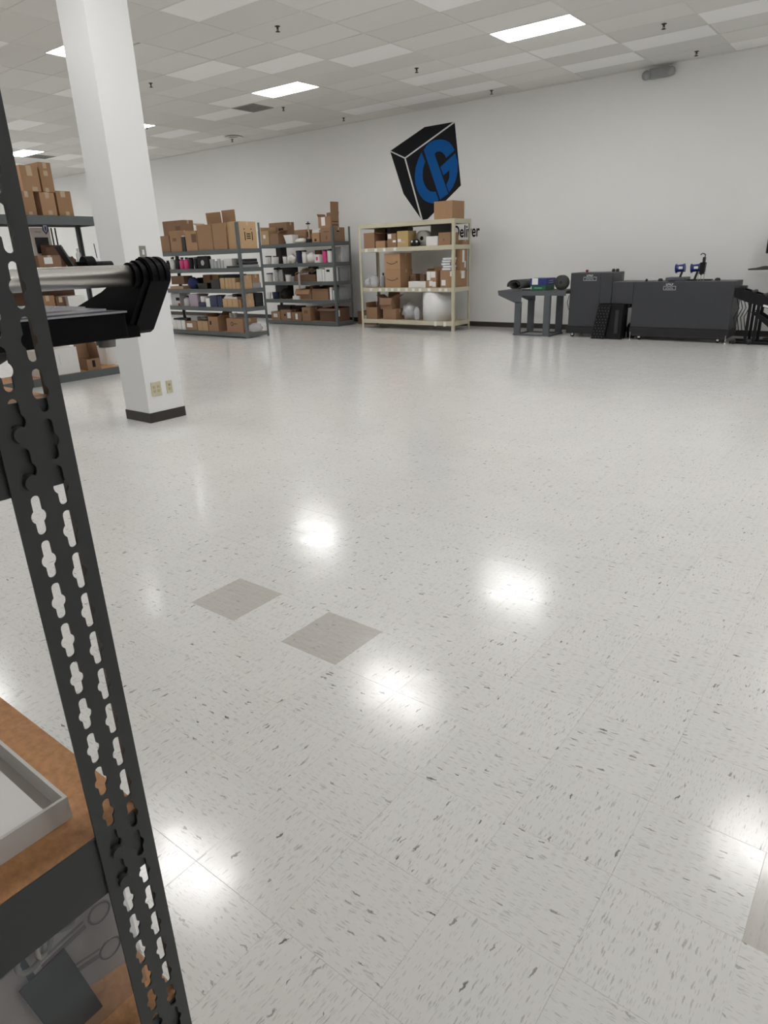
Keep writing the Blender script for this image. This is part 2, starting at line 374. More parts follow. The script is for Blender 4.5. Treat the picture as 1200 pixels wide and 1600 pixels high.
# sprinklers
SPR = [(434,48,'above the floor left of the lit troffer'),(236,135,'right beside the white pillar'),(651,112,'over the cube logo, near two bright ceiling tiles'),(443,172,'past the air grille'),
       (537,188,'close to the back wall over the middle grey rack'),(363,221,'close to the back wall near the round ceiling speaker'),(1037,44,'over a bright tile near the emergency light'),
       (1088,86,'close to the back wall beside the emergency light'),(768,146,'close to the back wall right of the cube logo'),(230,204,'far off by the pillar edge')]
sp0 = None
for px, py, wh in SPR:
    p = at(px, py, 'z', H-.05); p.z = H
    o = thing('sprinkler_head', 'small dark ceiling sprinkler head '+wh, 'sprinkler', p, 'ceiling sprinklers')
    if sp0 is None:
        DK = mat('sprinkler_metal', (.05, .05, .05), .4, metal=.6)
        a = MB().lathe([(.036, 0), (.036, -.005), (.016, -.01), (.012, -.035)], p, 14).build('escutcheon', DK, o)
        c_ = MB().tube(p+Vector((.014, 0, -.032)), p+Vector((.005, 0, -.06)), .005, n=6).tube(p+Vector((-.014, 0, -.032)), p+Vector((-.005, 0, -.06)), .005, n=6).build('yoke', DK, o)
        d_ = MB().lathe([(.006, -.056), (.03, -.06), (.03, -.064), (.004, -.067)], p, 14).build('deflector', DK, o); sp0 = (a, c_, d_)
    else:
        for s_ in sp0: k = s_.copy(); col.objects.link(k); k.parent = o
p = at(365, 213, 'z', H); p.z = H
o = thing('ceiling_speaker', 'round white ceiling speaker ring near the back wall', 'speaker', p)
MB().lathe([(.12, -.002), (.2, -.012), (.22, -.02), (.2, -.022), (.12, -.014)], p, 28, close=False).build('rim', LFRAME, o)
MB().lathe([(0, -.006), (.13, -.006), (.13, -.002)], p, 28).build('mesh_cover', mat('speaker_mesh', (.5, .48, .44), .7), o)

# emergency light on the back wall
p = at(1032, 113, 'y', YW); o = thing('emergency_light', 'grey twin-head emergency light high on the back wall under the ceiling', 'emergency light', (p.x, YW, p.z-.07))
EG = mat('emergency_grey', (.30, .31, .31), .45)
MB().cbox(p.x-.16, p.x+.16, YW-.09, YW, p.z-.09, p.z+.06, .01).build('housing', EG, o)
for s_ in (-1, 1):
    c_ = Vector((p.x+s_*.2, YW-.07, p.z-.03))
    h = MB().lathe([(.03, .05), (.06, .02), (.075, -.04), (.07, -.045)], c_, 18, 'y').build('lamp_head', EG, o)
    MB().lathe([(0, -.046), (.064, -.046), (.064, -.04)], c_, 18, 'y').build('lens', mat('lamp_lens_grey', (.38, .39, .39), .25), h)

# pillar with base trim, outlets and switch
PX, PY, PW = -5.963, 3.812, .42
o = tag(MB().cbox(PX-PW, PX, PY, PY+PW, 0, H+.01, .004).build('pillar', PILLAR, None, (PX-PW/2, PY+PW/2, 0)), 'square white painted pillar with dark rubber base', 'pillar', kind='structure')
b = MB(); t_ = .006
b.box(PX-PW-t_, PX+t_, PY-t_, PY, 0, .1).box(PX, PX+t_, PY, PY+PW, 0, .1).box(PX-PW-t_, PX-PW, PY, PY+PW, 0, .1).box(PX-PW-t_, PX+t_, PY+PW, PY+PW+t_, 0, .1)
b.build('base_trim', COVE, o)
def plate(name, label, cat, y0, y1, z0, z1, m, detail):
    o = thing(name, label, cat, (PX, (y0+y1)/2, z0)); MB().cbox(PX, PX+.007, y0, y1, z0, z1, .002).build('cover_plate', m, o); yc, zc = (y0+y1)/2, (z0+z1)/2
    if detail == 'switch':
        MB().box(PX+.007, PX+.0085, yc-.012, yc+.012, zc-.022, zc+.022).build('toggle_frame', WHITE, o)
        MB().cbox(PX+.008, PX+.018, yc-.005, yc+.005, zc-.002, zc+.014, .001).build('toggle', WHITE, o)
    else:
        for dy in ((-.025, .025) if y1-y0 > .09 else (0,)):
            for dz in (-.02, .02):
                MB().cbox(PX+.006, PX+.009, yc+dy-.015, yc+dy+.015, zc+dz-.014, zc+dz+.014, .002).build('socket', mat('outlet_tan', (.50, .42, .28), .5), o)
                if y1-y0 < .09 and dz > 0: MB().box(PX+.009, PX+.0095, yc-.004, yc+.004, zc+dz-.005, zc+dz+.005).build('socket_slot', INK, o)
plate('light_switch', 'metal light switch plate on the white pillar', 'switch', 3.977, 4.047, 1.562, 1.676, mat('switch_steel', (.33, .32, .29), .35, metal=.6), 'switch')
plate('outlet_plate', 'wide ivory double outlet plate low on the white pillar', 'outlet', 3.872, 3.987, .262, .40, IVORY, 'out')
plate('outlet_plate', 'narrow ivory outlet plate low on the white pillar', 'outlet', 4.05, 4.12, .267, .392, IVORY, 'out')

# wall logo: flat vinyl on the back wall
def wallpt(x, y, d=0): p = at(590+x/6.6667, 170+y/6.6667, 'y', YW); return (p.x, p.z)
def vinyl(name, pts, m, d0, d1, parent): return MB().prism([wallpt(*p) for p in pts], 'y', YW-d1, YW-d0).build(name, m, parent)
lo = thing('wall_logo', 'large black cube logo with blue round monogram on the back wall', 'logo', (at(660, 342, 'y', YW).x, YW, at(660, 342, 'y', YW).z))
vinyl('cube_top', [(130,440),(490,190),(803,135),(285,515)], LOGOB, 0, .002, lo)
vinyl('cube_side', [(130,440),(285,515),(462,1160),(270,885)], LOGOB, 0, .002, lo)
vinyl('cube_front', [(285,515),(803,135),(868,798),(520,1150),(462,1160)], LOGOB, 0, .002, lo)
W2 = mat('logo_white_line', (.72, .72, .71), .5)
vinyl('edge_line', [(128,433),(285,506),(800,130),(804,146),(287,522),(127,447)], W2, .002, .003, lo)
vinyl('edge_line', [(278,515),(294,515),(470,1155),(455,1158)], W2, .002, .003, lo)
vinyl('monogram_g', [(458,452),(425,525),(398,610),(388,705),(395,780),(415,850),(445,905),(480,948),(520,972),(565,985),(610,980),(636,948),(606,862),(575,865),(548,858),(515,832),(490,790),(474,740),(470,690),(474,630),(486,585),(496,548)], LOGOC, .002, .003, lo)
vinyl('monogram_p', [(482,430),(505,390),(540,352),(590,328),(650,318),(700,325),(745,345),(780,385),(803,432),(715,512),(700,480),(672,452),(640,442),(612,450),(597,468),(600,490),(738,885),(652,946)], LOGOC, .002, .003, lo)
vinyl('monogram_bar', [(812,462),(655,605),(685,692),(750,640),(748,710),(735,750),(716,792),(744,872),(785,815),(815,745),(833,660),(836,560)], LOGOC, .002, .003, lo)
def text_mesh(name, body, size, m, parent, M, sx=1, bold=0, depth=.0008):
    cu = bpy.data.curves.new(name, 'FONT'); cu.body = body; cu.size = size; cu.extrude = depth; cu.offset = bold; cu.align_x = 'LEFT'
    to = bpy.data.objects.new(name+'_tmp', cu); col.objects.link(to)
    dg = bpy.context.evaluated_depsgraph_get(); me = bpy.data.meshes.new_from_object(to.evaluated_get(dg)); bpy.data.objects.remove(to)
    me.transform(M @ Matrix.Diagonal((sx, 1, 1, 1))); me.materials.clear(); me.materials.append(m)
    o = bpy.data.objects.new(name, me); col.objects.link(o)
    if parent: me.transform(Matrix.Translation(-Vector(parent['_o']))); o.parent = parent
    return o
FACE_Y = Matrix.Rotation(R(90), 4, 'X')          # text standing, facing -Y
wt = thing('wall_lettering', 'black lettering reading Deliver on the back wall behind the cream rack', 'lettering', (-8.0, YW, 1.84))
tx = text_mesh('letters', 'Deliver', .335, INK, wt, Matrix.Translation((-8.31, YW-.001, 1.842)) @ FACE_Y, .65, .006)

# ------------------------------------------------------------------ racks
def rack(name, label, x0, x1, y0, y1, levels, post_h, steel, board, bh=.08, over=.3, faceY=True, fl=.055):
    o = thing(name, label, 'shelving rack', ((x0+x1)/2, (y0+y1)/2, 0)); t = .003
    for sx, x in ((1, x0), (-1, x1)):
        for sy, y in ((1, y0), (-1, y1)):
            MB().box(x, x+sx*fl, y, y+sy*t, 0, post_h).box(x, x+sx*t, y+sy*t, y+sy*fl, 0, post_h).build('post', steel, o)
    for z in levels:
        for y, s_ in ((y0, 1), (y1, -1)): MB().box(x0+.01, x1-.01, y+s_*.004, y+s_*.022, z-bh, z).box(x0+.01, x1-.01, y+s_*.022, y+s_*.04, z-.02, z-.016).build('long_beam', steel, o)
        for x, s_ in ((x0, 1), (x1, -1)): MB().box(x+s_*.004, x+s_*.022, y0+.01, y1-.01, z-bh, z).build('side_beam', steel, o)
        MB().box(x0+.023, x1-.023, y0+.023, y1-.023, z-.016, z-.001).build('shelf_board', board, o)
    return o
G1 = dict(x0=-13.80, x1=-10.95, y0=9.56, y1=10.17, lv=[1.745, 1.388, .979, .614, .105])
G2 = dict(x0=-13.21, x1=-10.77, y0=12.19, y1=12.80, lv=[1.865, 1.42, 1.006, .594, .095])
CR = dict(x0=-9.99, x1=-7.55, y0=12.15, y1=12.80, lv=[2.163, 1.682, .87, .2])
LS = dict(x0=-9.89, x1=-9.28, y0=3.21, y1=5.65, lv=[2.15, 1.50, .95, .105])
rack('boltless_rack', 'grey steel rack nearest the pillar with cartons, bottles and bins', G1['x0'], G1['x1'], G1['y0'], G1['y1'], G1['lv'], 2.23, STEEL_G, PBOARD_L)
rack('boltless_rack', 'grey steel rack against the wall with mugs, trophy and cartons', G2['x0'], G2['x1'], G2['y0'], G2['y1'], G2['lv'], 2.18, STEEL_G, PBOARD_L)
cr = rack('boltless_rack', 'cream steel rack under the wall logo', CR['x0'], CR['x1'], CR['y0'], CR['y1'], CR['lv'], 2.165, CREAM, PBOARD_L, .085)
rack('boltless_rack', 'dark grey rack standing behind the white pillar, cartons piled on top', LS['x0'], LS['x1'], LS['y0'], LS['y1'], LS['lv'], 2.16, STEEL_G, PBOARD, .11)

# ---- item builders
def crop(c, x, y):
    X, Y, s_ = {1: (240, 325, 7.0588), 2: (245, 420, 6.6667), 3: (400, 320, 7.5), 4: (405, 405, 7.2727), 5: (560, 305, 6.6667), 6: (560, 390, 6.6667), 7: (0, 240, 7.5), 0: (0, 0, 1)}[c]
    return X+x/s_, Y+y/s_
def span(c, xl, xr, yt, z0, yp):
    """front face x-range and height on plane y=yp standing at height z0"""
    ym = (crop(c, 0, yt)[1]+proj((at(*crop(c, xl, yt), 'y', yp).x, yp, z0))[1])/2
    x0 = at(crop(c, xl, 0)[0], ym, 'y', yp).x; x1 = at(crop(c, xr, 0)[0], ym, 'y', yp).x
    return x0+.003, x1-.003, at(*crop(c, (xl+xr)/2, yt), 'y', yp).z
def carton(label, x0, x1, y0, y1, z0, z1, m=0, open_=False, flaps=(), tape=True, stick=(), prints=(), name='cardboard_box', cat='box', group=None, a=0, inner=None):
    """flaps: (side, length, angle from straight up, outward positive); stick/prints: (face, u0,u1,v0,v1[,mat])"""
    km = KRAFT[m] if isinstance(m, int) else m; c = Vector(((x0+x1)/2, (y0+y1)/2, z0)); t = .005; Mr = rotz(c, a)
    b = MB()
    if open_:
        b.box(x0, x1, y0, y0+t, z0, z1).box(x0, x1, y1-t, y1, z0, z1).box(x0, x0+t, y0+t, y1-t, z0, z1).box(x1-t, x1, y0+t, y1-t, z0, z1).box(x0+t, x1-t, y0+t, y1-t, z0, z0+t)
    else: b.cbox(x0, x1, y0, y1, z0, z1, .003)
    o = tag(b.xf(Mr).build(name, km, None, c), label, cat, group)
    for sd, ln, an in flaps:
        if sd in 'fb':
            y = y0 if sd == 'f' else y1; s_ = -1 if sd == 'f' else 1
            f = MB().box(x0+.004, x1-.004, y-t/2, y+t/2, z1-.001, z1+ln).xf(rot((x0, y, z1), -s_*R(an), 'X'))
        else:
            x = x0 if sd == 'l' else x1; s_ = -1 if sd == 'l' else 1
            f = MB().box(x-t/2, x+t/2, y0+.004, y1-.004, z1-.001, z1+ln).xf(rot((x, y0, z1), s_*R(an), 'Y'))
        f.xf(Mr).build('flap', km, o)
    if tape and not open_:
        yc = (y0+y1)/2; w_ = min(.024, (y1-y0)*.2)
        MB().box(x0-.0002, x1+.0006, yc-w_, yc+w_, z1-.0002, z1+.0008).box(x1, x1+.0008, yc-w_, yc+w_, z1-min(.07, (z1-z0)*.4), z1+.0008).xf(Mr).build('packing_tape', TAPE, o)
    for kind, L_ in (('sticker', stick), ('print', prints)):
        for s_ in L_:
            fc, u0, u1, v0, v1 = s_[:5]; mm = s_[5] if len(s_) > 5 else (PAPER if kind == 'sticker' else INK)
            zz0, zz1 = z0+(z1-z0)*v0, z0+(z1-z0)*v1
            if fc == 'f': q = MB().box(x0+(x1-x0)*u0, x0+(x1-x0)*u1, y0-.0012, y0+.0002, zz0, zz1)
            else: q = MB().box(x1-.0002, x1+.0012, y0+(y1-y0)*u0, y0+(y1-y0)*u1, zz0, zz1)
            q.xf(Mr).build('shipping_label' if kind == 'sticker' else 'print_mark', mm, o)
    return o
def rk(c, K, lv, xl, xr, yt, label, ins=.03, dep=.4, right=False, z=None, dx0=0, dx1=0, **k):
    """carton standing on a rack level"""
    z0 = K['lv'][lv] if z is None else z; yp = K['y0']+ins
    x0, x1, z1 = span(c, xl, xr, yt, z0, yp)
    if right: x1 = K['x1']-.028
    x0 = max(x0+dx0, K['x0']+.065); x1 += dx1
    return carton(label, x0, x1, yp, yp+dep, z0, z1, **k)
def bottle(label, x, y, z, r, h, m, capm, name='bottle', cat='bottle', neck=.45, group=None, pump=False):
    o = thing(name, label, cat, (x, y, z), group); c = (x, y, z)
    MB().lathe([(r*.9, 0), (r, h*.03), (r, h*.68), (r*.8, h*.76), (r*neck, h*.82), (r*neck, h*.86)], c, 16).build('body', m, o)
    MB().lathe([(r*neck*1.15, h*.86), (r*neck*1.15, h*.98), (r*neck, h)], c, 14).build('cap', capm, o)
    if pump: MB().box(x-.006, x+r, y-.008, y+.008, z+h*.98, z+h*1.04).build('pump_nozzle', capm, o)
    return o
def tumbler(label, x, y, z, r, h, m, lid=None, name='tumbler', cat='cup', handle=False, group=None):
    o = thing(name, label, cat, (x, y, z), group); c = (x, y, z)
    MB().lathe([(r*.82, 0), (r*.86, h*.04), (r, h*.9), (r, h), (r*.9, h), (r*.8, h*.1), (0, h*.08)], c, 18).build('body', m, o)
    if lid: MB().lathe([(r*1.04, h*.93), (r*1.06, h*1.02), (r*.9, h*1.07), (0, h*1.07)], c, 18).build('lid', lid, o)
    if handle:
        MB().path([(x+r*.9, y-.0, z+h*.78), (x+r*1.5, y, z+h*.74), (x+r*1.55, y, z+h*.3), (x+r*.88, y, z+h*.22)], r*.11, 8).build('handle', m, o)
    return o
def bin_(label, x0, x1, y0, y1, z0, z1, m, name='plastic_bin', cat='bin', fill=None):
    o = thing(name, label, cat, ((x0+x1)/2, (y0+y1)/2, z0)); t = .006; k = .9; cx, cy = (x0+x1)/2, (y0+y1)/2
    def ring(s_, z, d=0): return [(cx+(x-cx)*s_+(d if x < cx else -d), cy+(y-cy)*s_+(d if y < cy else -d), z) for x, y in ((x0, y0), (x1, y0), (x1, y1), (x0, y1))]
    v = ring(k, z0)+ring(1, z1)+ring(1, z1, t)+ring(k, z0+t, t)
    fs = [(3,2,1,0)]+[(i, (i+1) % 4, 4+(i+1) % 4, 4+i) for i in range(4)]+[(4+i, 4+(i+1) % 4, 8+(i+1) % 4, 8+i) for i in range(4)]+[(8+i, 8+(i+1) % 4, 12+(i+1) % 4, 12+i) for i in range(4)]+[(12,13,14,15)]
    MB().add(v, fs).build('tub', m, o)
    r_ = MB(); e_ = .012
    r_.box(x0-e_, x1+e_, y0-e_, y0, z1-.02, z1).box(x0-e_, x1+e_, y1, y1+e_, z1-.02, z1).box(x0-e_, x0, y0, y1, z1-.02, z1).box(x1, x1+e_, y0, y1, z1-.02, z1)
    r_.build('rim', m, o); return o
def pile(label, c, r, m, name='cloth_bundle', cat='cloth', amp=.3, seed=1, freq=2.2, extra=None, group=None):
    return tag(MB().blob((c[0], c[1], c[2]+r[2]*.82), r, amp, freq, seed).build(name, m, None, c), label, cat, group)
def roll(label, c, r, L_, m, axis='y', core=.3, name='paper_roll', cat='roll', corem=None):
    o = thing(name, label, cat, c); c2 = Vector(c)
    if axis != 'z': c2.z += r
    MB().lathe([(r*core, -L_/2), (r, -L_/2), (r, L_/2), (r*core, L_/2), (r*core, -L_/2)] if axis != 'z' else [(r*core, 0), (r, 0), (r, L_), (r*core, L_), (r*core, 0)], c2, 36, axis, False).build('wound_sheet', m, o)
    e1, e2 = ((-L_/2-.002, L_/2+.002) if axis != 'z' else (0, L_+.002))
    MB().lathe([(0 if corem else r*core*.8, e1), (r*core, e1), (r*core, e2), (0 if corem else r*core*.8, e2)]+([] if corem else [(r*core*.8, e1)]), c2, 24, axis, False).build('core', corem or KRAFT[1], o)
    return o
def rx(c, x, y, K, ins): return at(*crop(c, x, y), 'y', K['y0']+ins).x

# ---- rack G1 (nearest the pillar)
a1 = 'on top shelf, pillar-side grey rack'
rk(1, G1, 0, 72, 178, 308, 'plain tan carton at the pillar end, '+a1, dep=.24, m=1)
rk(1, G1, 0, 181, 303, 250, 'taller tan carton beside a black binder, '+a1, dep=.24, m=0, prints=[('f', .25, .6, .5, .65, KRAFT[3])])
rk(1, G1, 0, 40, 340, 143, 'big brown carton standing behind smaller ones, '+a1, ins=.29, dep=.28, m=1, prints=[('f', .62, .85, .62, .82, KRAFT[3])])
x0, x1, z1 = span(1, 306, 348, 300, 1.745, 9.6)
o = thing('ring_binder', 'black ring binder between cartons '+a1, 'binder', ((x0+x1)/2, 9.6, 1.745))
x0 += .014; MB().cbox(x0, x1, 9.6, 9.83, 1.745, z1-.03, .004).build('cover', BLACK, o); MB().box(x0+.006, x1-.006, 9.61, 9.83, z1-.03, z1-.005).build('pages', PAPER, o)
rk(1, G1, 0, 352, 478, 252, 'tan carton with a dark cut-out window '+a1, dep=.24, m=0, prints=[('f', .55, .97, .42, .84, KRAFT[3])])
pp = at(*crop(1, 440, 270), 'y', 9.99)
pile('lilac plastic bag lying behind the windowed carton '+a1, (pp.x, 10.0, 1.745), (.11, .1, .22), LILAC, 'plastic_bag', 'bag', .2, 3)
rk(1, G1, 0, 482, 648, 185, 'tall open carton with back flap raised '+a1, dep=.3, m=0, open_=True, flaps=[('b', .24, -4), ('l', .12, 70)])
rk(1, G1, 0, 652, 800, 165, 'tall open carton with its flap standing straight up '+a1, dep=.3, m=0, open_=True, flaps=[('b', .25, -2)])
o = rk(1, G1, 0, 806, 900, 152, 'carton with two thick black printed bars '+a1, ins=.07, dep=.46, right=True, dx0=.03, m=2,
       prints=[('r', .30, .35, .30, .62), ('r', .72, .77, .30, .62), ('r', .42, .65, .52, .56), ('r', .42, .65, .44, .48), ('r', .42, .65, .36, .40), ('r', .28, .34, .70, .74), ('r', .68, .74, .70, .74)])
a2 = 'on second shelf, pillar-side grey rack'; z = 1.388
def bt(c, xl, xr, yt, K, lv, ins, fn, label, **k):
    z0 = K['lv'][lv]; x0, x1, z1 = span(c, xl, xr, yt, z0, K['y0']+ins); r = (x1-x0)/2*.87
    return fn(label, (x0+x1)/2, K['y0']+ins+r, z0, r, z1-z0, **k)
bt(1, 117, 158, 580, G1, 1, .06, bottle, 'small black bottle at the pillar end '+a2, m=BLACK, capm=BLACK)
bt(1, 160, 210, 545, G1, 1, .06, bottle, 'white pump bottle with black top '+a2, m=WHITEC, capm=BLACK, pump=True)
bt(1, 214, 266, 535, G1, 1, .06, bottle, 'tall black bottle next to the pink ones '+a2, m=BLACK, capm=BLACK)
for xl, xr in ((268, 316), (318, 366)):
    bt(1, xl, xr, 545, G1, 1, .05, bottle, 'hot pink bottle with dark cap '+a2, m=PINK, capm=BLACK, group='pink bottles on the grey rack')
bt(1, 372, 416, 555, G1, 1, .08, tumbler, 'black lidded tumbler beside the pink bottles '+a2, m=BLACK, lid=DARKC)
bt(1, 426, 472, 548, G1, 1, .09, tumbler, 'black lidded tumbler beside the black tote bag '+a2, m=BLACK, lid=GREYP)
x0, x1, z1 = span(1, 478, 602, 530, z, 9.62)
o = thing('tote_bag', 'black tote bag with round grey emblem '+a2, 'bag', ((x0+x1)/2, 9.65, z)); MB().cbox(x0, x1, 9.62, 9.72, z, z1, .02).build('body', DARKC, o)
MB().lathe([(0, -.003), (.055, -.003), (.055, .002)], ((x0+x1)/2, 9.62, (z+z1)/2-.01), 20, 'y').build('emblem', GREYL, o)
MB().path([((x0*.7+x1*.3), 9.66, z1), ((x0*.65+x1*.35), 9.68, z1+.05), ((x0*.35+x1*.65), 9.68, z1+.05), ((x0*.3+x1*.7), 9.66, z1)], .006, 6).build('handle', WHITE, o)
for k, (xl, xr, yt) in enumerate(((606, 650, 565), (652, 690, 585), (692, 724, 560), (726, 758, 575))):
    bt(1, xl, xr, yt, G1, 1, .05, tumbler, 'clear drinking glass in a cluster '+a2, m=CLEAR, name='drinking_glass', cat='glass', group='glasses on the grey rack')
rk(1, G1, 1, 765, 866, 558, 'small cream carton behind the glasses '+a2, ins=.1, dep=.2, m=WHITEC, tape=False)
rk(1, G1, 1, 802, 930, 640, 'thin black flat box at the post '+a2, ins=.02, dep=.07, m=BLACK, tape=False, name='flat_box')
y0_, y1_ = 9.66, 10.1
for k, (zz, hh, m_, lb) in enumerate(((z, .05, GREYP, 'grey folded cloth at the bottom'), (z+.052, .05, DARKC, 'dark folded cloth in the middle'), (z+.104, .06, BLACK, 'black folded cloth on top'))):
    tag(MB().cbox(-11.2, -10.99, y0_+.02*k, y1_-.02*k, zz, zz+hh, .012).build('folded_cloth', m_, None, (-11.1, 9.9, zz)), lb+' of a pile, second shelf, pillar-side grey rack', 'cloth')
a3 = 'on third shelf, pillar-side grey rack'
rk(2, G1, 2, 140, 278, 182, 'flat tan carton at the pillar end '+a3, dep=.3, m=2, tape=False)
rk(2, G1, 2, 150, 282, 76, 'dark brown carton on a flat tan carton '+a3, ins=.06, dep=.24, z=1.075, m=3, tape=False)
x0, x1, z1 = span(2, 288, 408, 80, .979, 9.6); pile('dark blue cloth bundle beside the brown carton '+a3, ((x0+x1)/2-.03, 9.71, .979), ((x1-x0)/2*.8, .09, (z1-.979)/1.9), CLOTHB, amp=.18, seed=4)
x0, x1, z1 = span(2, 412, 522, 150, .979, 9.6); bin_('low black bin with grey pattern on front '+a3, x0+.012, x1-.012, 9.62, 9.8, .979, z1, BLACK)
rk(2, G1, 2, 420, 478, 92, 'black box standing behind the low black bin '+a3, ins=.33, dep=.2, m=BLACK, tape=False)
rk(2, G1, 2, 484, 560, 62, 'brown paper bag standing behind the low bins '+a3, ins=.3, dep=.2, m=1, tape=False, open_=True, name='paper_bag', cat='bag')
rk(2, G1, 2, 564, 655, 112, 'black storage box beside the tan cartons '+a3, dep=.3, m=BLACK, tape=False)
rk(2, G1, 2, 562, 650, 62, 'small tan carton behind the black storage box '+a3, ins=.35, dep=.2, dx0=.06, m=2)
rk(2, G1, 2, 658, 706, 96, 'narrow tan carton beside the black storage box '+a3, dep=.3, m=2)
rk(2, G1, 2, 710, 818, 96, 'wide tan carton with seams '+a3, dep=.3, m=2, prints=[('f', .3, .33, 0, 1, KRAFT[1]), ('f', .65, .68, 0, 1, KRAFT[1])])
rk(2, G1, 2, 822, 866, 140, 'small tan carton at the post '+a3, dep=.25, m=2)
carton('tan carton seen end-on through the post gap '+a3, -11.062, -10.985, 9.63, 9.85, .979, 1.24, m=2)
carton('grey low box at the rear end '+a3, -11.25, -10.99, 9.87, 10.1, .979, 1.08, m=GREYP, tape=False)
carton('reddish brown carton resting on the grey low box '+a3, -11.22, -11.0, 9.88, 10.08, 1.08, 1.25, m=1)
a4 = 'on fourth shelf, pillar-side grey rack'; z = .614
rk(2, G1, 3, 150, 240, 252, 'grey box with a black square at the pillar end '+a4, ins=.1, dep=.3, m=GREYL, tape=False, prints=[('f', .55, .98, .4, .65), ('f', .75, .98, .0, .2, RED)])
bt(2, 256, 326, 285, G1, 3, .04, bottle, 'pale lilac bottle with black cap '+a4, m=GREYL, capm=BLACK, neck=.5)
x0, x1, z1 = span(2, 332, 430, 265, z, 9.6); bin_('translucent lilac bin '+a4, x0+.012, x1-.012, 9.6, 9.9, z, z1, LILAC)
o = rk(2, G1, 3, 436, 506, 350, 'navy box under a white roll '+a4, dep=.2, m=NAVY, tape=False)
x0, x1, z1 = span(2, 436, 506, 288, z, 9.6); zz = span(2, 436, 506, 350, z, 9.59)[2]
roll('white paper roll standing on a navy box '+a4, ((x0+x1)/2, 9.70, zz), (x1-x0)/2*.9, z1-zz, PAPER, 'z', .25)
rk(2, G1, 3, 510, 552, 306, 'white gift box between navy boxes '+a4, dep=.2, m=WHITEC, tape=False)
rk(2, G1, 3, 556, 628, 278, 'taller navy box beside the white gift box '+a4, dep=.26, m=NAVY, tape=False)
rk(2, G1, 3, 632, 682, 286, 'shorter navy box beside the tan cartons '+a4, dep=.26, m=NAVY, tape=False)
rk(2, G1, 3, 686, 846, 312, 'tan carton with white papers on top '+a4, dep=.3, m=2, prints=[('f', .3, .33, .1, .95, KRAFT[1]), ('f', .62, .65, .1, .95, KRAFT[1])])
zz = span(2, 686, 846, 312, z, 9.59)[2]; x0, x1, z1 = span(2, 702, 838, 268, z, 9.62)
o = thing('paper_stack', 'white loose papers lying on a tan carton '+a4, 'paper', ((x0+x1)/2, 9.7, zz+.001))
MB().box(x0, x1, 9.62, 9.84, zz+.001, zz+.03).build('sheet_pile', PAPER, o); MB().box(x0+.02, x0+.2, 9.64, 9.82, zz+.03, zz+.06).xf(rotz((x0+.1, 9.7, 0), .3)).build('loose_sheet', PAPER, o)
rk(2, G1, 3, 852, 880, 318, 'small brown carton at the post '+a4, dep=.25, m=1)
carton('lower tan carton of a pair seen through the end '+a4, -11.06, -10.985, 9.63, 9.86, z, z+.145, m=2)
carton('upper tan carton of a pair seen through the end '+a4, -11.06, -10.985, 9.63, 9.85, z+.1455, z+.275, m=2)
carton('lower black crate at the rear end '+a4, -11.25, -10.99, 9.9, 10.12, z, z+.1, m=BLACK, tape=False)
carton('upper black crate at the rear end '+a4, -11.25, -10.99, 9.9, 10.12, z+.1005, z+.27, m=BLACK, tape=False)
a5 = 'on bottom shelf, pillar-side grey rack'; z = .105
for xl, xr in ((168, 208), (212, 254), (258, 296)):
    rk(2, G1, 4, xl, xr, 535, 'slim white carton in a row '+a5, dep=.3, m=WHITEC, tape=False, group='slim white cartons on the bottom shelf')
rk(2, G1, 4, 300, 420, 545, 'tan carton with white sticker '+a5, dep=.3, m=1, stick=[('f', .12, .6, .3, .75)])
rk(2, G1, 4, 424, 534, 545, 'tan carton between the stickered and the big one '+a5, dep=.3, m=2, prints=[('f', .48, .5, 0, 1, KRAFT[1])])
rk(2, G1, 4, 538, 640, 500, 'big open carton with dark print '+a5, dep=.36, m=1, open_=True, flaps=[('r', .14, 75), ('b', .12, 40), ('l', .1, 60)], prints=[('f', .15, .3, .45, .7)])
o = rk(2, G1, 4, 728, 898, 520, 'tan carton with black ring mark '+a5, dep=.4, m=1)
xx = rx(2, 783, 575, G1, .03); zz = at(*crop(2, 783, 575), 'y', 9.59).z
MB().lathe([(.03, -.0015), (.042, -.0015), (.042, .0005), (.03, .0005), (.03, -.0015)], (xx, 9.59, zz), 20, 'y', False).build('print_mark', INK, o)
MB().box(xx+.055, xx+.16, 9.5885, 9.5902, zz-.008, zz+.02).build('print_mark', KRAFT[3], o)
zt = span(2, 728, 898, 520, z, 9.59)[2]
for xc in (760, 806):
    tumbler('white mug standing on the ring-marked carton '+a5, rx(2, xc, 500, G1, .2), 9.8, zt+.001, .04, .095, WHITE, handle=True, name='mug', group='white mugs on the carton')
zt = span(2, 258, 296, 535, z, 9.59)[2]+.003; x0 = rx(2, 168, 510, G1, .03); x1 = rx(2, 345, 510, G1, .03)
tag(MB().box(x0, x1-.12, 9.6, 9.85, zt+.001, zt+.03).xf(rot((x0, 9.6, zt+.02), 0, 'Y')).build('folded_mat', DARKC, None, ((x0+x1)/2, 9.7, zt)), 'folded black mat lying on the slim white cartons '+a5, 'mat')
zt = span(2, 300, 420, 545, z, 9.59)[2]; x0 = rx(2, 350, 510, G1, .06); x1 = rx(2, 418, 510, G1, .06)
carton('small grey box on the stickered carton '+a5, x0, x1, 9.63, 9.8, zt+.001, zt+.09, m=GREYP, tape=False)
zt = span(2, 424, 534, 545, z, 9.59)[2]; x0 = rx(2, 428, 510, G1, .06); x1 = rx(2, 505, 510, G1, .06)
pile('olive cloth lump on a tan carton '+a5, ((x0+x1)/2, 9.72, zt+.001), ((x1-x0)/2, .08, .05), mat('olive_cloth', (.16, .15, .12), .9), amp=.2, seed=9)
pile('white translucent bag seen through the open end '+a5, (-11.04, 9.86, z), (.042, .2, .1), FILM, 'plastic_bag', 'bag', .2, 11)

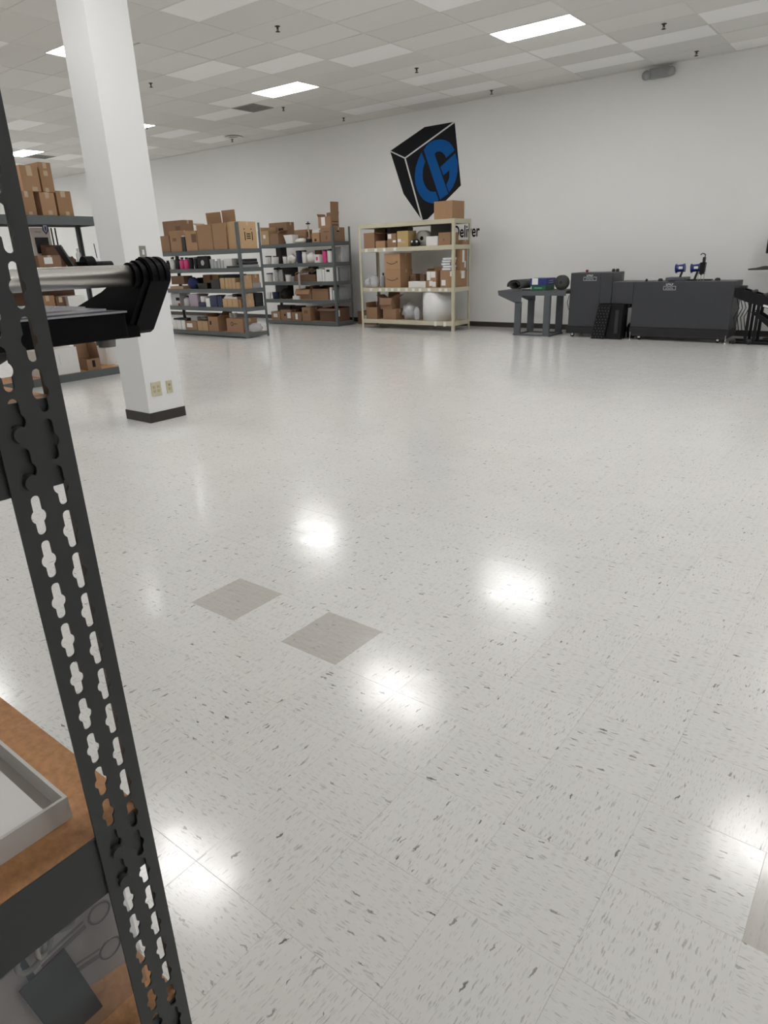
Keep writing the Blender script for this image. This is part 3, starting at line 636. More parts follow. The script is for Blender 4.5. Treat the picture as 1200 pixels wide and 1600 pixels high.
# ---- rack G2 (against the wall)
b1 = 'on top shelf, grey wall rack'; z = 1.865
rk(3, G2, 0, 48, 150, 305, 'open tan carton at the far end '+b1, dep=.27, m=2, open_=True, flaps=[('l', .08, 5), ('b', .08, -12)], stick=[('f', .3, .6, .45, .7)])
rk(3, G2, 0, 160, 262, 340, 'open brown carton with white inner edge '+b1, dep=.24, m=1, open_=True, flaps=[('r', .14, 60), ('b', .05, 0)])
rk(3, G2, 0, 158, 372, 208, 'large brown carton with black handle slot '+b1, ins=.33, dep=.24, m=1, prints=[('f', .52, .78, .62, .74)])
x0, x1, z1 = span(3, 330, 428, 352, z, 12.24)
o = tag(MB().prism([(x0-.02, z1), (x0+.06, z), (x1, z), (x1, z1)], 'y', 12.24, 12.44).build('tray', WHITE, None, ((x0+x1)/2, 12.3, z)), 'tilted white plastic tray beside cartons '+b1, 'tray')
x0, x1, z1 = span(3, 436, 552, 392, z, 12.24); pile('white paper bundle '+b1, ((x0+x1)/2, 12.33, z), ((x1-x0)/2, .09, (z1-z)/1.8), PAPER, 'paper_bundle', 'paper', .15, 5)
x0, x1, z1 = span(3, 445, 592, 292, z, 12.5)
for k in range(4):
    zz = z+(z1-z)*k/4
    tag(MB().cbox(x0+.02*(k % 2), x1-.01*(k % 3), 12.5, 12.74, zz, zz+(z1-z)/4-.002, .003).build('flat_carton', KRAFT[1], None, ((x0+x1)/2, 12.6, zz)), ('lowest', 'second lowest', 'second highest', 'topmost')[k]+' of four flat cartons by the trophy, '+b1, 'box', 'flat cartons by the trophy')
x = rx(3, 620, 400, G2, .1); y = 12.29; c_ = (x, y, z)
o = thing('trophy', 'trophy with black and white globe on a pale column '+b1, 'trophy', c_)
MB().box(x-.05, x+.05, y-.05, y+.05, z, z+.08).build('plinth', BLACK, o)
MB().lathe([(.035, .08), (.028, .1), (.028, .26), (.02, .29), (.012, .33), (.012, .36)], c_, 14).build('column', BEIGE, o)
MB().box(x-.012, x+.012, y-.032, y-.027, z+.12, z+.24).build('nameplate', INK, o)
MB().lathe([(.0, .355)]+[(.05*math.sin(t*math.pi/10), .405-.05*math.cos(t*math.pi/10)) for t in range(1, 10)]+[(0, .455)], c_, 18).build('globe', WHITEC, o)
MB().lathe([(.0505, .395), (.053, .405), (.0505, .418)], c_, 18, close=False).tube((x+.03, y-.03, z+.38), (x+.034, y-.034, z+.45), .012, n=8).build('globe_band', INK, o)
rk(3, G2, 0, 654, 742, 328, 'small tan carton beside the trophy '+b1, dep=.22, m=0, prints=[('f', .35, .6, .1, .35)])
zt = span(3, 654, 742, 328, z, 12.22)[2]; x0, x1, z1 = span(3, 656, 738, 294, zt, 12.23)
carton('small white carton on a tan one by the trophy '+b1, x0, x1, 12.23, 12.42, zt+.001, z1, m=WHITEC, tape=False)
rk(3, G2, 0, 757, 880, 268, 'lower tan carton of the end stack '+b1, dep=.42, right=True, m=1, prints=[('f', .25, .7, .68, .75, KRAFT[3]), ('f', .42, .52, .15, .42, KRAFT[3]), ('r', .35, .55, .68, .78)])
zt = span(3, 757, 880, 268, z, 12.22)[2]; x0, x1, z1 = span(3, 728, 880, 138, zt, 12.25)
carton('open carton with white label stacked at the end '+b1, x0, x1-.01, 12.25, 12.53, zt+.001, z1, m=1, open_=True, flaps=[('r', .30, 3), ('b', .1, 12), ('l', .07, 30)], stick=[('f', .25, .55, .2, .95)], prints=[('r', .15, .9, .5, .56), ('r', .15, .9, .2, .26)])
b2 = 'on second shelf, grey wall rack'; z = 1.42
for k, (xl, xr, yt) in enumerate(((92, 152, 606), (180, 238, 606), (300, 345, 602))):
    bt(3, xl, xr, yt, G2, 1, .05, tumbler, 'white mug with dark lid '+b2, m=WHITE, lid=BLACK, name='mug', group='lidded white mugs on the second shelf')
rk(3, G2, 1, 238, 296, 500, 'upright black box between white mugs '+b2, ins=.28, dep=.2, m=BLACK, tape=False)
x0, x1, z1 = span(3, 350, 440, 580, z, 12.24); pile('crumpled white plastic bag beside mugs '+b2, ((x0+x1)/2, 12.34, z), ((x1-x0)/2, .1, (z1-z)/1.8), WHITE, 'plastic_bag', 'bag', .3, 8)
bt(3, 446, 520, 546, G2, 1, .1, tumbler, 'navy blue tumbler '+b2, m=NAVY, lid=BLACK)
bt(3, 524, 572, 532, G2, 1, .04, bottle, 'white jar with black lid '+b2, m=WHITE, capm=BLACK, neck=.9, name='jar', cat='jar')
x0, x1, z1 = span(3, 576, 664, 560, z, 12.24); pile('grey-white crumpled bag beside the pink bottle '+b2, ((x0+x1)/2, 12.34, z), ((x1-x0)/2, .1, (z1-z)/1.8), FOAM, 'plastic_bag', 'bag', .25, 6)
rk(3, G2, 1, 684, 740, 582, 'small white box with pink print '+b2, dep=.15, m=WHITEC, tape=False, prints=[('f', .3, .75, .3, .7, PINK)])
rk(3, G2, 1, 690, 755, 530, 'dark red-brown box behind the pink printed one '+b2, ins=.25, dep=.2, m=3, tape=False)
bt(3, 764, 814, 535, G2, 1, .05, tumbler, 'bright pink tumbler with dark lid '+b2, m=PINK, lid=BLACK)
bt(3, 820, 876, 528, G2, 1, .05, tumbler, 'white tumbler with black lid at the post '+b2, m=WHITE, lid=BLACK)
carton('pale grey panel box at the right end '+b2, -11.0, -10.80, 12.5, 12.75, z, z+.33, m=GREYL, tape=False)
b3 = 'on third shelf, grey wall rack'; z = 1.006
bt(4, 66, 126, 165, G2, 2, .05, tumbler, 'white mug with navy band at the far end '+b3, m=WHITE, lid=NAVY, name='mug')
bt(4, 152, 198, 98, G2, 2, .06, bottle, 'tall clear jar with white base '+b3, m=GREYL, capm=BLACK, neck=.8, name='jar', cat='jar')
bt(4, 202, 250, 98, G2, 2, .1, bottle, 'tall clear jar next to the mug '+b3, m=CLEAR, capm=BLACK, neck=.8, name='jar', cat='jar')
bt(4, 278, 338, 172, G2, 2, .05, tumbler, 'white mug with black opening '+b3, m=WHITE, lid=BLACK, name='mug')
bt(4, 342, 388, 195, G2, 2, .07, tumbler, 'grey mug beside the dried bouquet '+b3, m=GREYP, name='mug')
rk(4, G2, 2, 405, 640, 175, 'brown carton under the dried bouquet '+b3, ins=.12, dep=.3, m=3)
zt = span(4, 405, 640, 175, z, 12.31)[2]; xm = rx(4, 520, 120, G2, .2)
o = thing('dried_bouquet', 'beige dried bouquet with long hanging ribbon '+b3, 'bouquet', (xm, 12.42, zt))
rg = random.Random(5)
for k in range(14):
    MB().tube((xm-.12, 12.40, zt+.02+.004*k), (xm+.2+rg.uniform(-.06, .06), 12.36+rg.uniform(-.05, .12), zt+.06+rg.uniform(0, .08)), .006, .004, n=6).build('stem', BEIGE, o)
for k in range(12): MB().blob((xm+.05+rg.uniform(-.12, .2), 12.38+rg.uniform(-.03, .1), zt+.09+rg.uniform(-.03, .05)), (.045, .04, .03), .3, 2, k, False, 2).build('flower_head', BEIGE, o)
MB().path([(xm-.12, 12.38, zt+.03), (xm-.26, 12.36, zt+.05), (xm-.30, 12.35, zt+.015)], .014, 6).build('wrap', KRAFT[0], o)
MB().box(xm-.035, xm+.035, 12.165, 12.168, .85, zt+.02).box(xm-.035, xm+.035, 12.168, 12.40, zt+.016, zt+.02).build('ribbon', mat('grey_ribbon', (.42, .36, .33), .6), o)
for xl, xr, yt in ((652, 712, 112), (716, 742, 116)):
    rk(4, G2, 2, xl, xr, yt, 'slim white carton standing by the post '+b3, dep=.2, m=WHITEC, tape=False, group='slim white cartons on the wall rack')
rk(4, G2, 2, 746, 840, 92, 'white carton with black label '+b3, dep=.18, m=WHITEC, tape=False, prints=[('f', .2, .6, .68, .84)])
bin_('grey tote bin at the right end '+b3, -11.04, -10.81, 12.42, 12.74, z, z+.3, GREYP)
b4 = 'on fourth shelf, grey wall rack'; z = .594
bt(4, 84, 120, 375, G2, 3, .05, tumbler, 'small white cup at the far end '+b4, m=WHITE)
bt(4, 126, 194, 375, G2, 3, .05, tumbler, 'dark blue pot beside the white cup '+b4, m=NAVY, name='pot', cat='pot')
x0, x1, z1 = span(4, 205, 320, 330, z, 12.28); pile('dark brown plush lump '+b4, ((x0+x1)/2, 12.42, z), ((x1-x0)/2, .12, (z1-z)/1.9), DARKC, 'plush_toy', 'toy', .35, 12)
rk(4, G2, 3, 378, 452, 418, 'small white carton in front of the open one '+b4, ins=.02, dep=.06, m=WHITEC, tape=False)
rk(4, G2, 3, 420, 585, 340, 'open tan carton with flap folded forward '+b4, ins=.09, dep=.34, m=0, open_=True, flaps=[('f', .13, 150), ('r', .08, 8), ('b', .05, 0)])
rk(4, G2, 3, 600, 785, 335, 'wide brown carton with splayed flaps '+b4, ins=.09, dep=.4, m=1, open_=True, flaps=[('b', .06, 5), ('r', .1, 130), ('l', .06, -50)])
rk(4, G2, 3, 800, 826, 320, 'thin pale folder by the post '+b4, ins=.05, dep=.09, m=WHITEC, tape=False, name='folder', cat='folder')
bt(4, 830, 862, 345, G2, 3, .06, tumbler, 'white cup with dark lid by the post '+b4, m=WHITE, lid=BLACK)
bin_('larger grey tote bin at the right end '+b4, -11.0, -10.81, 12.36, 12.72, z, z+.27, GREYP)
b5 = 'on bottom shelf, grey wall rack'; z = .095
rk(4, G2, 4, 138, 238, 595, 'small brown carton with square white label '+b5, ins=.08, dep=.3, m=1, stick=[('f', .25, .7, .3, .75)])
rk(4, G2, 4, 242, 362, 575, 'brown carton with dark circle and upright label '+b5, ins=.05, dep=.3, m=1, stick=[('f', .65, .95, .2, .75)], prints=[('f', .35, .5, .4, .6)])
rk(4, G2, 4, 366, 482, 605, 'low brown carton with upright label '+b5, ins=.04, dep=.3, m=1, stick=[('f', .4, .62, .15, .85)])
rk(4, G2, 4, 486, 582, 548, 'tall brown carton with round mark '+b5, dep=.45, m=1, prints=[('f', .25, .7, .55, .78, KRAFT[3])])
rk(4, G2, 4, 690, 868, 560, 'open dark carton with front flap hanging out '+b5, ins=.08, dep=.45, right=True, dx1=-.035, m=3, open_=True, flaps=[('f', .13, 112), ('b', .02, 0)], stick=[('r', .05, .2, .4, .88)])
# dark carton with a grey plate between the racks
carton('dark box with grey label on the floor between grey wall rack and cream rack', -10.70, -10.12, 12.86, 13.2, 0, .30, m=3, tape=False, stick=[('f', .35, .65, .4, .68, GREYL)])

# ---- cream rack
c1 = 'of cream rack'
rk(5, CR, 0, 786, 978, 60, 'plain tan carton alone on top of the cream rack', dep=.46, m=0, tape=False)
z = 1.682
rk(5, CR, 1, 56, 168, 392, 'open tan carton with flap at the left end of the upper shelf '+c1, dep=.4, m=1, open_=True, flaps=[('r', .15, 100), ('b', .08, -3)])
rk(5, CR, 1, 178, 278, 476, 'low tan carton beside the open one, upper shelf '+c1, dep=.2, m=0)
rk(5, CR, 1, 300, 396, 398, 'brown carton with white sticker, upper shelf '+c1, dep=.3, m=1, stick=[('f', .08, .45, .62, .95), ('f', .6, .95, .35, .5)])
rk(5, CR, 1, 402, 518, 372, 'yellowish carton with tape, upper shelf '+c1, dep=.3, m=4, stick=[('f', .05, .35, .32, .5), ('f', .35, .75, .25, .38, TAPE)])
xm = rx(5, 580, 490, CR, .14)+.03
o = thing('camera_bag', 'black padded bag with white buckles, upper shelf '+c1, 'bag', (xm, 12.3, z))
MB().blob((xm, 12.31, z+.0656), (.10, .08, .08), .1, 2, 2).build('body', DARKC, o)
for dx in (-.05, .06): MB().lathe([(0, -.004), (.022, -.004), (.022, .02)], (xm+dx, 12.245, z+.09), 12, 'y').build('buckle', WHITE, o)
p = at(*crop(5, 648, 398), 'y', 12.42); roll('white paper roll facing forward with dark core, upper shelf '+c1, (p.x, 12.55, z), .155, .18, PAPER, 'y', .26, corem=INK)
rk(5, CR, 1, 704, 826, 428, 'small white carton in front of the paper roll, upper shelf '+c1, ins=.05, dep=.12, m=WHITEC, tape=False)
rk(5, CR, 1, 832, 962, 388, 'tan carton by the post, upper shelf '+c1, ins=.06, dep=.3, m=1, prints=[('f', .4, .5, .35, .5, KRAFT[3])])
carton('flat tan carton at the right end, upper shelf '+c1, -7.84, -7.58, 12.53, 12.75, z, z+.09, m=1)
z = .87
for k, (xc, hh) in enumerate(((95, .2), (165, .26))):
    x = rx(6, xc, 320, CR, .16); pile('clear plastic bag of parts at the left end, middle shelf '+c1, (x, 12.34, z), (.09, .12, hh/1.8), CLEAR, 'plastic_bag', 'bag', .25, 20+k, group='clear bags on the cream rack')
bt(6, 226, 268, 245, CR, 2, .1, bottle, 'grey bottle with black cap, middle shelf '+c1, m=GREYP, capm=BLACK)
def smile(o, x0, x1, y, z0):
    pts = [(x0+(x1-x0)*t, z0-.035*math.sin(math.pi*t)) for t in [i/12 for i in range(13)]]
    poly = [(a_, b_+.006) for a_, b_ in pts]+[(a_, b_-.008-.006*math.sin(math.pi*i/12)) for i, (a_, b_) in reversed(list(enumerate(pts)))]
    MB().prism(poly, 'y', y-.0015, y).build('print_mark', KRAFT[3], o)
    MB().prism([(x1-.05, z0+.012), (x1+.015, z0+.02), (x1+.01, z0-.035), (x1-.006, z0+.002)], 'y', y-.0015, y).build('print_mark', KRAFT[3], o)
o = rk(6, CR, 2, 276, 438, 208, 'lower of two cartons with a curved arrow mark, middle shelf '+c1, ins=.05, dep=.45, m=0)
zt = span(6, 276, 438, 208, z, 12.2)[2]; x0, x1, _z = span(6, 276, 438, 208, z, 12.2); smile(o, x0+.05, x1-.08, 12.2, (z+zt)/2-.0)
z2 = span(6, 272, 438, 40, zt, 12.2)[2]
o = carton('upper of two cartons with a curved arrow mark, middle shelf '+c1, x0, x1, 12.2, 12.63, zt+.001, min(z2, 1.585), m=0); smile(o, x0+.05, x1-.08, 12.2, (zt+z2)/2-.01)
rk(6, CR, 2, 520, 702, 332, 'white flat carton lying in front, middle shelf '+c1, ins=.06, dep=.2, m=WHITEC, tape=False)
rk(6, CR, 2, 540, 600, 255, 'dark box standing behind the white flat carton, middle shelf '+c1, ins=.3, dep=.28, m=3, tape=False)
rk(6, CR, 2, 640, 690, 258, 'dark box between white flat carton and labelled carton, middle shelf '+c1, ins=.3, dep=.25, m=3, tape=False)
rk(6, CR, 2, 708, 812, 222, 'brown carton covered in white labels, middle shelf '+c1, ins=.05, dep=.26, m=0, open_=True, flaps=[('b', .08, 10), ('l', .05, -30)], stick=[('f', .05, .42, .45, .95), ('f', .45, .9, .6, .95), ('f', .28, .62, .1, .4), ('f', .6, .95, .05, .35)])
rk(6, CR, 2, 850, 980, 218, 'wide brown carton under a stack of magazines, middle shelf '+c1, ins=.05, dep=.52, right=True, m=0, stick=[('f', .1, .4, .12, .45), ('f', .72, .98, .66, .95), ('r', .55, .8, .5, .95)])
zt = span(6, 850, 980, 218, z, 12.2)[2]; x0 = rx(6, 872, 150, CR, .07); x1 = -7.62
MAG = mat('magazine_cover', (.18, .24, .33), .4)
for k in range(5):
    zz = zt+.001+k*.049; dx = .02*math.sin(k*2.1)
    o = thing('magazine_bundle', ('lowest', 'second lowest', 'middle', 'second highest', 'topmost')[k]+' blue and white magazine bundle of the stack, middle shelf '+c1, 'magazines', ((x0+x1)/2, 12.35, zz), 'magazine stack')
    MB().box(x0+dx, x1-.05+dx, 12.22, 12.42, zz+.008, zz+.044).build('pages', PAPER, o)
    MB().box(x0+dx-.006, x1-.05+dx, 12.214, 12.42, zz, zz+.008).box(x0+dx-.006, x0+dx, 12.214, 12.42, zz+.008, zz+.04).build('cover', MAG, o)
carton('brown carton with white labels standing behind the magazines, middle shelf '+c1, x0+.1, -7.585, 12.45, 12.72, zt+.001, zt+.42, m=0, stick=[('r', .3, .6, .35, .9), ('r', .62, .8, .1, .4)])
z = .2
rk(6, CR, 3, 82, 196, 600, 'plain brown carton at the left end of the bottom shelf '+c1, ins=.05, dep=.38, m=1, open_=True, flaps=[('l', .1, 5), ('b', .1, 5)])
rk(6, CR, 3, 256, 392, 622, 'brown carton under an open one, bottom shelf '+c1, ins=.05, dep=.3, m=1)
zt = span(6, 256, 392, 622, z, 12.2)[2]; x0, x1, z1 = span(6, 222, 345, 505, zt, 12.19)
carton('open brown carton with folded front flap stacked on another, bottom shelf '+c1, x0, x1, 12.21, 12.5, zt+.001, z1, m=1, open_=True, flaps=[('f', .15, 165), ('r', .14, 60), ('b', .14, 10), ('l', .12, 60)])
x0, x1, z1 = span(6, 392, 560, 560, z, 12.2); o = pile('larger bag of clear cushioning wrap, bottom shelf '+c1, ((x0+x1)/2-.0, 12.42, z), ((x1-x0)/2*.78, .16, (z1-z)/1.85), FILM, 'cushioning_bag', 'bag', .3, 31, 2.6)
x0, x1, z1 = span(6, 560, 640, 595, z, 12.2); pile('smaller bag of white cushioning wrap beside the big roll, bottom shelf '+c1, ((x0+x1)/2-.015, 12.26, z), ((x1-x0)/2*.62, .07, (z1-z)/1.85), FILM, 'cushioning_bag', 'bag', .3, 37, 2.6)
p0, p1 = at(*crop(6, 637, 620), 'y', 12.47), at(*crop(6, 1000, 620), 'y', 12.47)
rr = .318; roll('huge white foam wrap roll standing upright on the bottom shelf '+c1, (at(684, 480, 'y', 12.475).x, 12.475, z), rr, .58, FOAM, 'z', .12, name='foam_roll')
# paper labels stuck to the cream beams
for zz, xs in ((1.682, (80, 180, 268, 380)), (.87, (130, 225, 290, 350, 420, 500, 570, 640, 735, 850, 910))):
    for xc in xs:
        x = rx(5 if zz > 1 else 6, xc, 570 if zz > 1 else 410, CR, 0)
        MB().box(x-.035, x+.035, 12.1525, 12.1535, zz-.072, zz-.012).build('price_tag', PAPER, cr)
for xc in (800, 898): x = rx(6, xc, 790, CR, 0); MB().box(x-.03, x+.03, 12.1525, 12.1535, .105, .195).build('tape_piece', PAPER, cr)

# ---- rack behind the pillar
def lx(c, xl, xr, yt, z0, xp):
    """y-range and height on plane x=xp"""
    ym = (crop(c, 0, yt)[1]+proj((xp, at(*crop(c, xl, yt), 'x', xp).y, z0))[1])/2
    return at(crop(c, xl, 0)[0], ym, 'x', xp).y+.003, at(crop(c, xr, 0)[0], ym, 'x', xp).y-.003, at(*crop(c, (xl+xr)/2, yt), 'x', xp).z
d1 = 'on the rack behind the pillar'; z = 2.15; XF = -9.31
def lb(c, xl, xr, yt, z0, label, ins=.03, dep=.35, **k):
    xp = LS['x1']-ins; y0, y1, z1 = lx(c, xl, xr, yt, z0, xp)
    return carton(label, xp-dep, xp, y0, y1, z0, z1, **k)
TP = TAPE
lb(7, 235, 415, 440, z, 'lower brown carton nearest the steel post, bottom row '+d1, m=0, stick=[('r', .45, .7, .02, .15, TP)])
lb(7, 478, 655, 455, z, 'lower brown carton in the middle of the bottom row '+d1, m=0, stick=[('r', .4, .68, .02, .22, TP), ('r', .38, .66, .82, .99, TP)])
lb(7, 672, 848, 440, z, 'lower brown carton nearest the pillar, bottom row '+d1, m=0, stick=[('r', .45, .7, .02, .18, TP), ('r', .3, .6, .75, .99, TP)])
zt = max(lx(7, 235, 415, 440, z, XF)[2], lx(7, 478, 655, 455, z, XF)[2])
lb(7, 245, 462, 140, zt+.001, 'upper carton nearest the steel post in the second row '+d1, m=0, stick=[('r', .35, .65, .6, .98, TP), ('r', .5, .8, .02, .18, TP)])
lb(7, 472, 618, 105, zt+.001, 'upper carton nearest the pillar in the second row '+d1, m=0, stick=[('r', .3, .65, .55, .72, TP), ('r', .2, .5, .0, .14, TP)])
d2 = 'on second shelf, rack behind the pillar'; z = 1.5
def lbx(px0, px1, pyt, z0, label, ins, dep, **k): return lb(0, px0, px1, pyt, z0, label, ins=ins, dep=dep, **k)
lbx(60, 96, 399, z, 'brown carton with white address label '+d2, .03, .3, m=1, stick=[('r', .25, .62, .35, .85)])
lbx(74, 102, 386, z, 'dark brown open carton with white rim '+d2, .36, .14, m=3, open_=True, flaps=[('l', .03, 0)])
p = at(108, 392, 'x', -9.36)
o = tag(MB().box(-9.5, -9.34, -.012, .012, 0, .32).xf(Matrix.Translation((0, p.y+.03, z+.005)) @ Matrix.Rotation(R(28), 4, 'X')).build('slate_panel', mat('slate_panel_grey', (.045, .05, .06), .5), None, (-9.42, p.y, z)), 'dark slate panel leaning against the carton '+d2, 'panel')
p = at(126, 400, 'x', -9.5); o = bottle('clear spray bottle with cyan liquid '+d2, -9.55, p.y, z, .035, .25, CLEAR, WHITE, neck=.4)
MB().lathe([(.031, .004), (.033, .01), (.033, .085), (0, .085)], (-9.55, p.y, z), 14).build('liquid', CYAN, o)
p = at(142, 408, 'x', -9.42); pile('white plastic bag beside the spray bottle '+d2, (-9.42, p.y, z), (.1, .13, .075), WHITE, 'plastic_bag', 'bag', .15, 41)
p = at(114, 400, 'x', -9.6); pile('reddish brown crumpled paper behind the slate panel '+d2, (-9.7, p.y+.02, z), (.06, .07, .08), KRAFT[3], 'paper_ball', 'paper', .3, 43)
y0, y1 = at(50, 380, 'x', -9.82).y, at(79, 370, 'x', -9.82).y
o = thing('display_board', 'white board with blue shield emblem, '+d2, 'board', (-9.82, (y0+y1)/2, z))
MB().box(-9.83, -9.815, y0, y1, z, 2.03).build('board', WHITE, o)
yb0, yb1 = at(57, 385, 'x', -9.81).y, at(77, 385, 'x', -9.81).y; MB().box(-9.815, -9.8, yb0, yb1, at(66, 396, 'x', -9.81).z, at(66, 371, 'x', -9.81).z).build('screen', BLACK, o)
ys, zs = at(71, 358, 'x', -9.81).y, at(71, 358, 'x', -9.81).z
SB = mat('shield_blue', (.05, .09, .30), .5)
MB().prism([(ys-.045, zs+.07), (ys+.045, zs+.07), (ys+.04, zs-.02), (ys, zs-.07), (ys-.04, zs-.02)], 'x', -9.815, -9.812).build('emblem_shield', SB, o)
MB().prism([(ys-.025, zs+.05), (ys+.025, zs+.05), (ys+.022, zs-.01), (ys, zs-.045), (ys-.022, zs-.01)], 'x', -9.812, -9.81).build('emblem_inner', WHITE, o)
MB().prism([(ys-.012, zs+.035), (ys+.012, zs+.035), (ys+.01, zs-.01), (ys, zs-.03), (ys-.01, zs-.01)], 'x', -9.81, -9.808).build('emblem_core', SB, o)
MB().box(-9.815, -9.812, ys-.16, ys-.065, zs-.045, zs-.03).build('printed_line', GREYL, o)
for py in (80.5, 86.5):
    y = at(py, 360, 'x', -9.85).y; tag(MB().box(-9.862, -9.85, y-.008, y+.008, z, 2.03).build('upright_rod', BLACKM, None, (-9.856, y, z)), 'thin dark upright rod beside the white display board '+d2, 'rod', 'upright rods by the display board')
yb = at(149, 395, 'x', -9.8).y
o = thing('wire_stand', 'thin black wire stand next to the pillar edge '+d2, 'stand', (-9.8, yb, z)); MB().path([(-9.8, yb+.02, z), (-9.8, yb, 1.82)], .006, 6).build('upright', BLACKM, o); MB().path([(-9.8, yb, 1.6), (-9.8, yb-.2, 1.6), (-9.8, yb-.2, z)], .005, 6).build('arm', BLACKM, o)
d3 = 'on third shelf, rack behind the pillar'; z = .95
lbx(107, 134, 462, z, 'white carton with green print line '+d3, .04, .3, m=WHITEC, tape=False, prints=[('r', .15, .8, .12, .2, GREEN)])
lbx(88, 103.5, 464, z, 'reddish brown carton next to the white one '+d3, .1, .3, m=3)
lbx(64, 87, 462, z, 'tan carton half hidden by the steel post '+d3, .06, .3, m=1)
d4 = 'on bottom shelf, rack behind the pillar'; z = .105
lbx(60, 124, 545, z, 'white carton half hidden by the steel post '+d4, .04, .3, m=WHITEC, tape=False, prints=[('r', .52, .53, .4, .8, GREYL)])
lbx(136, 158, 560, z, 'small tan carton with black handle mark '+d4, .05, .28, m=1, open_=True, flaps=[('l', .25, 2), ('b', .22, -5)], prints=[('r', .38, .6, .25, .85)])
lbx(166, 186, 540, z, 'grey-white carton at the pillar edge '+d4, .3, .25, m=WHITEC, tape=False)

# ---- dark goods standing in the back rows
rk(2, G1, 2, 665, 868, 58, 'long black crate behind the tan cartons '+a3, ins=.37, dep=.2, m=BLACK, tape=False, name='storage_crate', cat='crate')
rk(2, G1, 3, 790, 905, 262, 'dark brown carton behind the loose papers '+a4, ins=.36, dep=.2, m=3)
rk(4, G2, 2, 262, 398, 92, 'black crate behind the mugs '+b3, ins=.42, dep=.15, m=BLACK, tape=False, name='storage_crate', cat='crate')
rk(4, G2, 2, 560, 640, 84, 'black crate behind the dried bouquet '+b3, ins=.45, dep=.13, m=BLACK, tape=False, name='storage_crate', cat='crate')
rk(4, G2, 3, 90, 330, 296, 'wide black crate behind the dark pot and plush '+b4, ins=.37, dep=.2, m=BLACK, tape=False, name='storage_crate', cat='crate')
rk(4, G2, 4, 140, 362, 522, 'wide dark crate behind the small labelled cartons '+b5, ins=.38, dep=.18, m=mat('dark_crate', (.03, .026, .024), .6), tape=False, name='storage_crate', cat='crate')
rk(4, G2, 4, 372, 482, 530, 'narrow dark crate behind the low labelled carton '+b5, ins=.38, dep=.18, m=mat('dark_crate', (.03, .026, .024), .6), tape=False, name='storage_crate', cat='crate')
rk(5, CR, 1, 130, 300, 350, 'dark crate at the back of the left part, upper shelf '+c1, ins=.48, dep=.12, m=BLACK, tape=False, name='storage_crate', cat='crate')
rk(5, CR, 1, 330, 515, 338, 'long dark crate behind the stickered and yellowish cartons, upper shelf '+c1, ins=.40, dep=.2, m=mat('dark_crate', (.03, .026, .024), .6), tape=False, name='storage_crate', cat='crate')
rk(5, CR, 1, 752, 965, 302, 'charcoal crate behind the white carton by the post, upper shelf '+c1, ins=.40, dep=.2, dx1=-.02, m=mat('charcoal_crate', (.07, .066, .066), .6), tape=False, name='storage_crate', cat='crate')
for k, (y0, y1, hh, mm, wh) in enumerate(((3.3, 3.95, .42, 1, 'far from the pillar'), (3.98, 4.6, .45, 3, 'in the middle'), (4.63, 5.3, .40, 3, 'nearest the pillar'))):
    carton('back-row brown carton '+wh+', '+d3, -9.84, -9.69, y0, y1, .95, .95+hh, m=mm)

# ------------------------------------------------------------------ machine row by the back wall
MY0, MY1 = 12.2, 12.78
def caster(p, parent):
    x, y = p
    k = MB().lathe([(.012, -.012), (.036, -.012), (.038, 0), (.036, .012), (.012, .012), (.012, -.012)], (x, y, .038), 18, 'y', False).tube((x, y-.016, .038), (x, y+.016, .038), .014).build('caster', BLACK, parent)
    MB().box(x-.02, x+.02, y-.022, y-.016, .03, .09).box(x-.02, x+.02, y+.016, y+.022, .03, .09).box(x-.025, x+.025, y-.022, y+.022, .086, .1).build('fork', CHROME, k)
def badge(parent, x, z, w_):
    MB().box(x-w_/2, x+w_/2, MY0-.0025, MY0-.001, z-.045, z+.02).build('badge_border', TEXT_G, parent)
    MB().box(x-w_/2+.008, x+w_/2-.008, MY0-.0035, MY0-.0015, z-.037, z+.012).build('badge_plate', MACH, parent)
    # maker's mark and model plate: too small to read, pale worn strokes
    for k, (zz, hh, ww, n_) in enumerate(((z+.03, .032, .12, 5), (z-.03, .032, w_*.62, 7))):
        q = MB(); st = ww/n_
        for c_ in range(n_):
            x_ = x-ww/2+c_*st; q.box(x_, x_+st*.22, MY0-.0045, MY0-.003, zz, zz+hh)
            q.box(x_+st*.22, x_+st*.72, MY0-.0045, MY0-.003, zz+(0, .6, .4)[c_ % 3]*hh, zz+(0, .6, .4)[c_ % 3]*hh+hh*.28)
        tag(q.build('badge_lettering', TEXT_G if k else WHITE, parent), kind='stuff')
o = m1 = thing('machine_feeder_cabinet', 'tall dark grey machine cabinet with bridge section, left of the larger cabinet', 'machine', (-4.7, 12.5, 0))
MB().cbox(-5.10, -4.52, MY0, MY1, .19, 1.12, .008).build('cabinet', MACH, o)
MB().cbox(-4.522, -4.33, MY0, MY1, .60, 1.12, .008).build('upper_side', MACH, o)
MB().cbox(-4.325, -3.957, MY0+.004, MY1, .60, .965, .006).build('bridge', MACH, o)
MB().box(-5.12, -4.52, MY0-.012, MY1, .07, .19).build('plinth', BLACK, o)
for p in ((-5.02, 12.26), (-4.62, 12.26), (-5.02, 12.7), (-4.62, 12.7)): caster(p, o)
MB().lathe([(.018, 0), (.02, .02), (.028, .03), (.022, .045), (0, .048)], (-4.88, 12.4, 1.12), 14).build('stop_button', RED, o)
MB().lathe([(.03, 0), (.032, .03), (.02, .05), (0, .052)], (-4.40, 12.6, 1.12), 14).lathe([(.03, 0), (.032, .03), (.02, .05), (0, .052)], (-4.47, 12.6, 1.12), 14).build('knob', BLACK, o)
MB().box(-4.55, -4.546, MY0-.001, MY0+.01, .6, 1.11).build('panel_seam', INK, o)
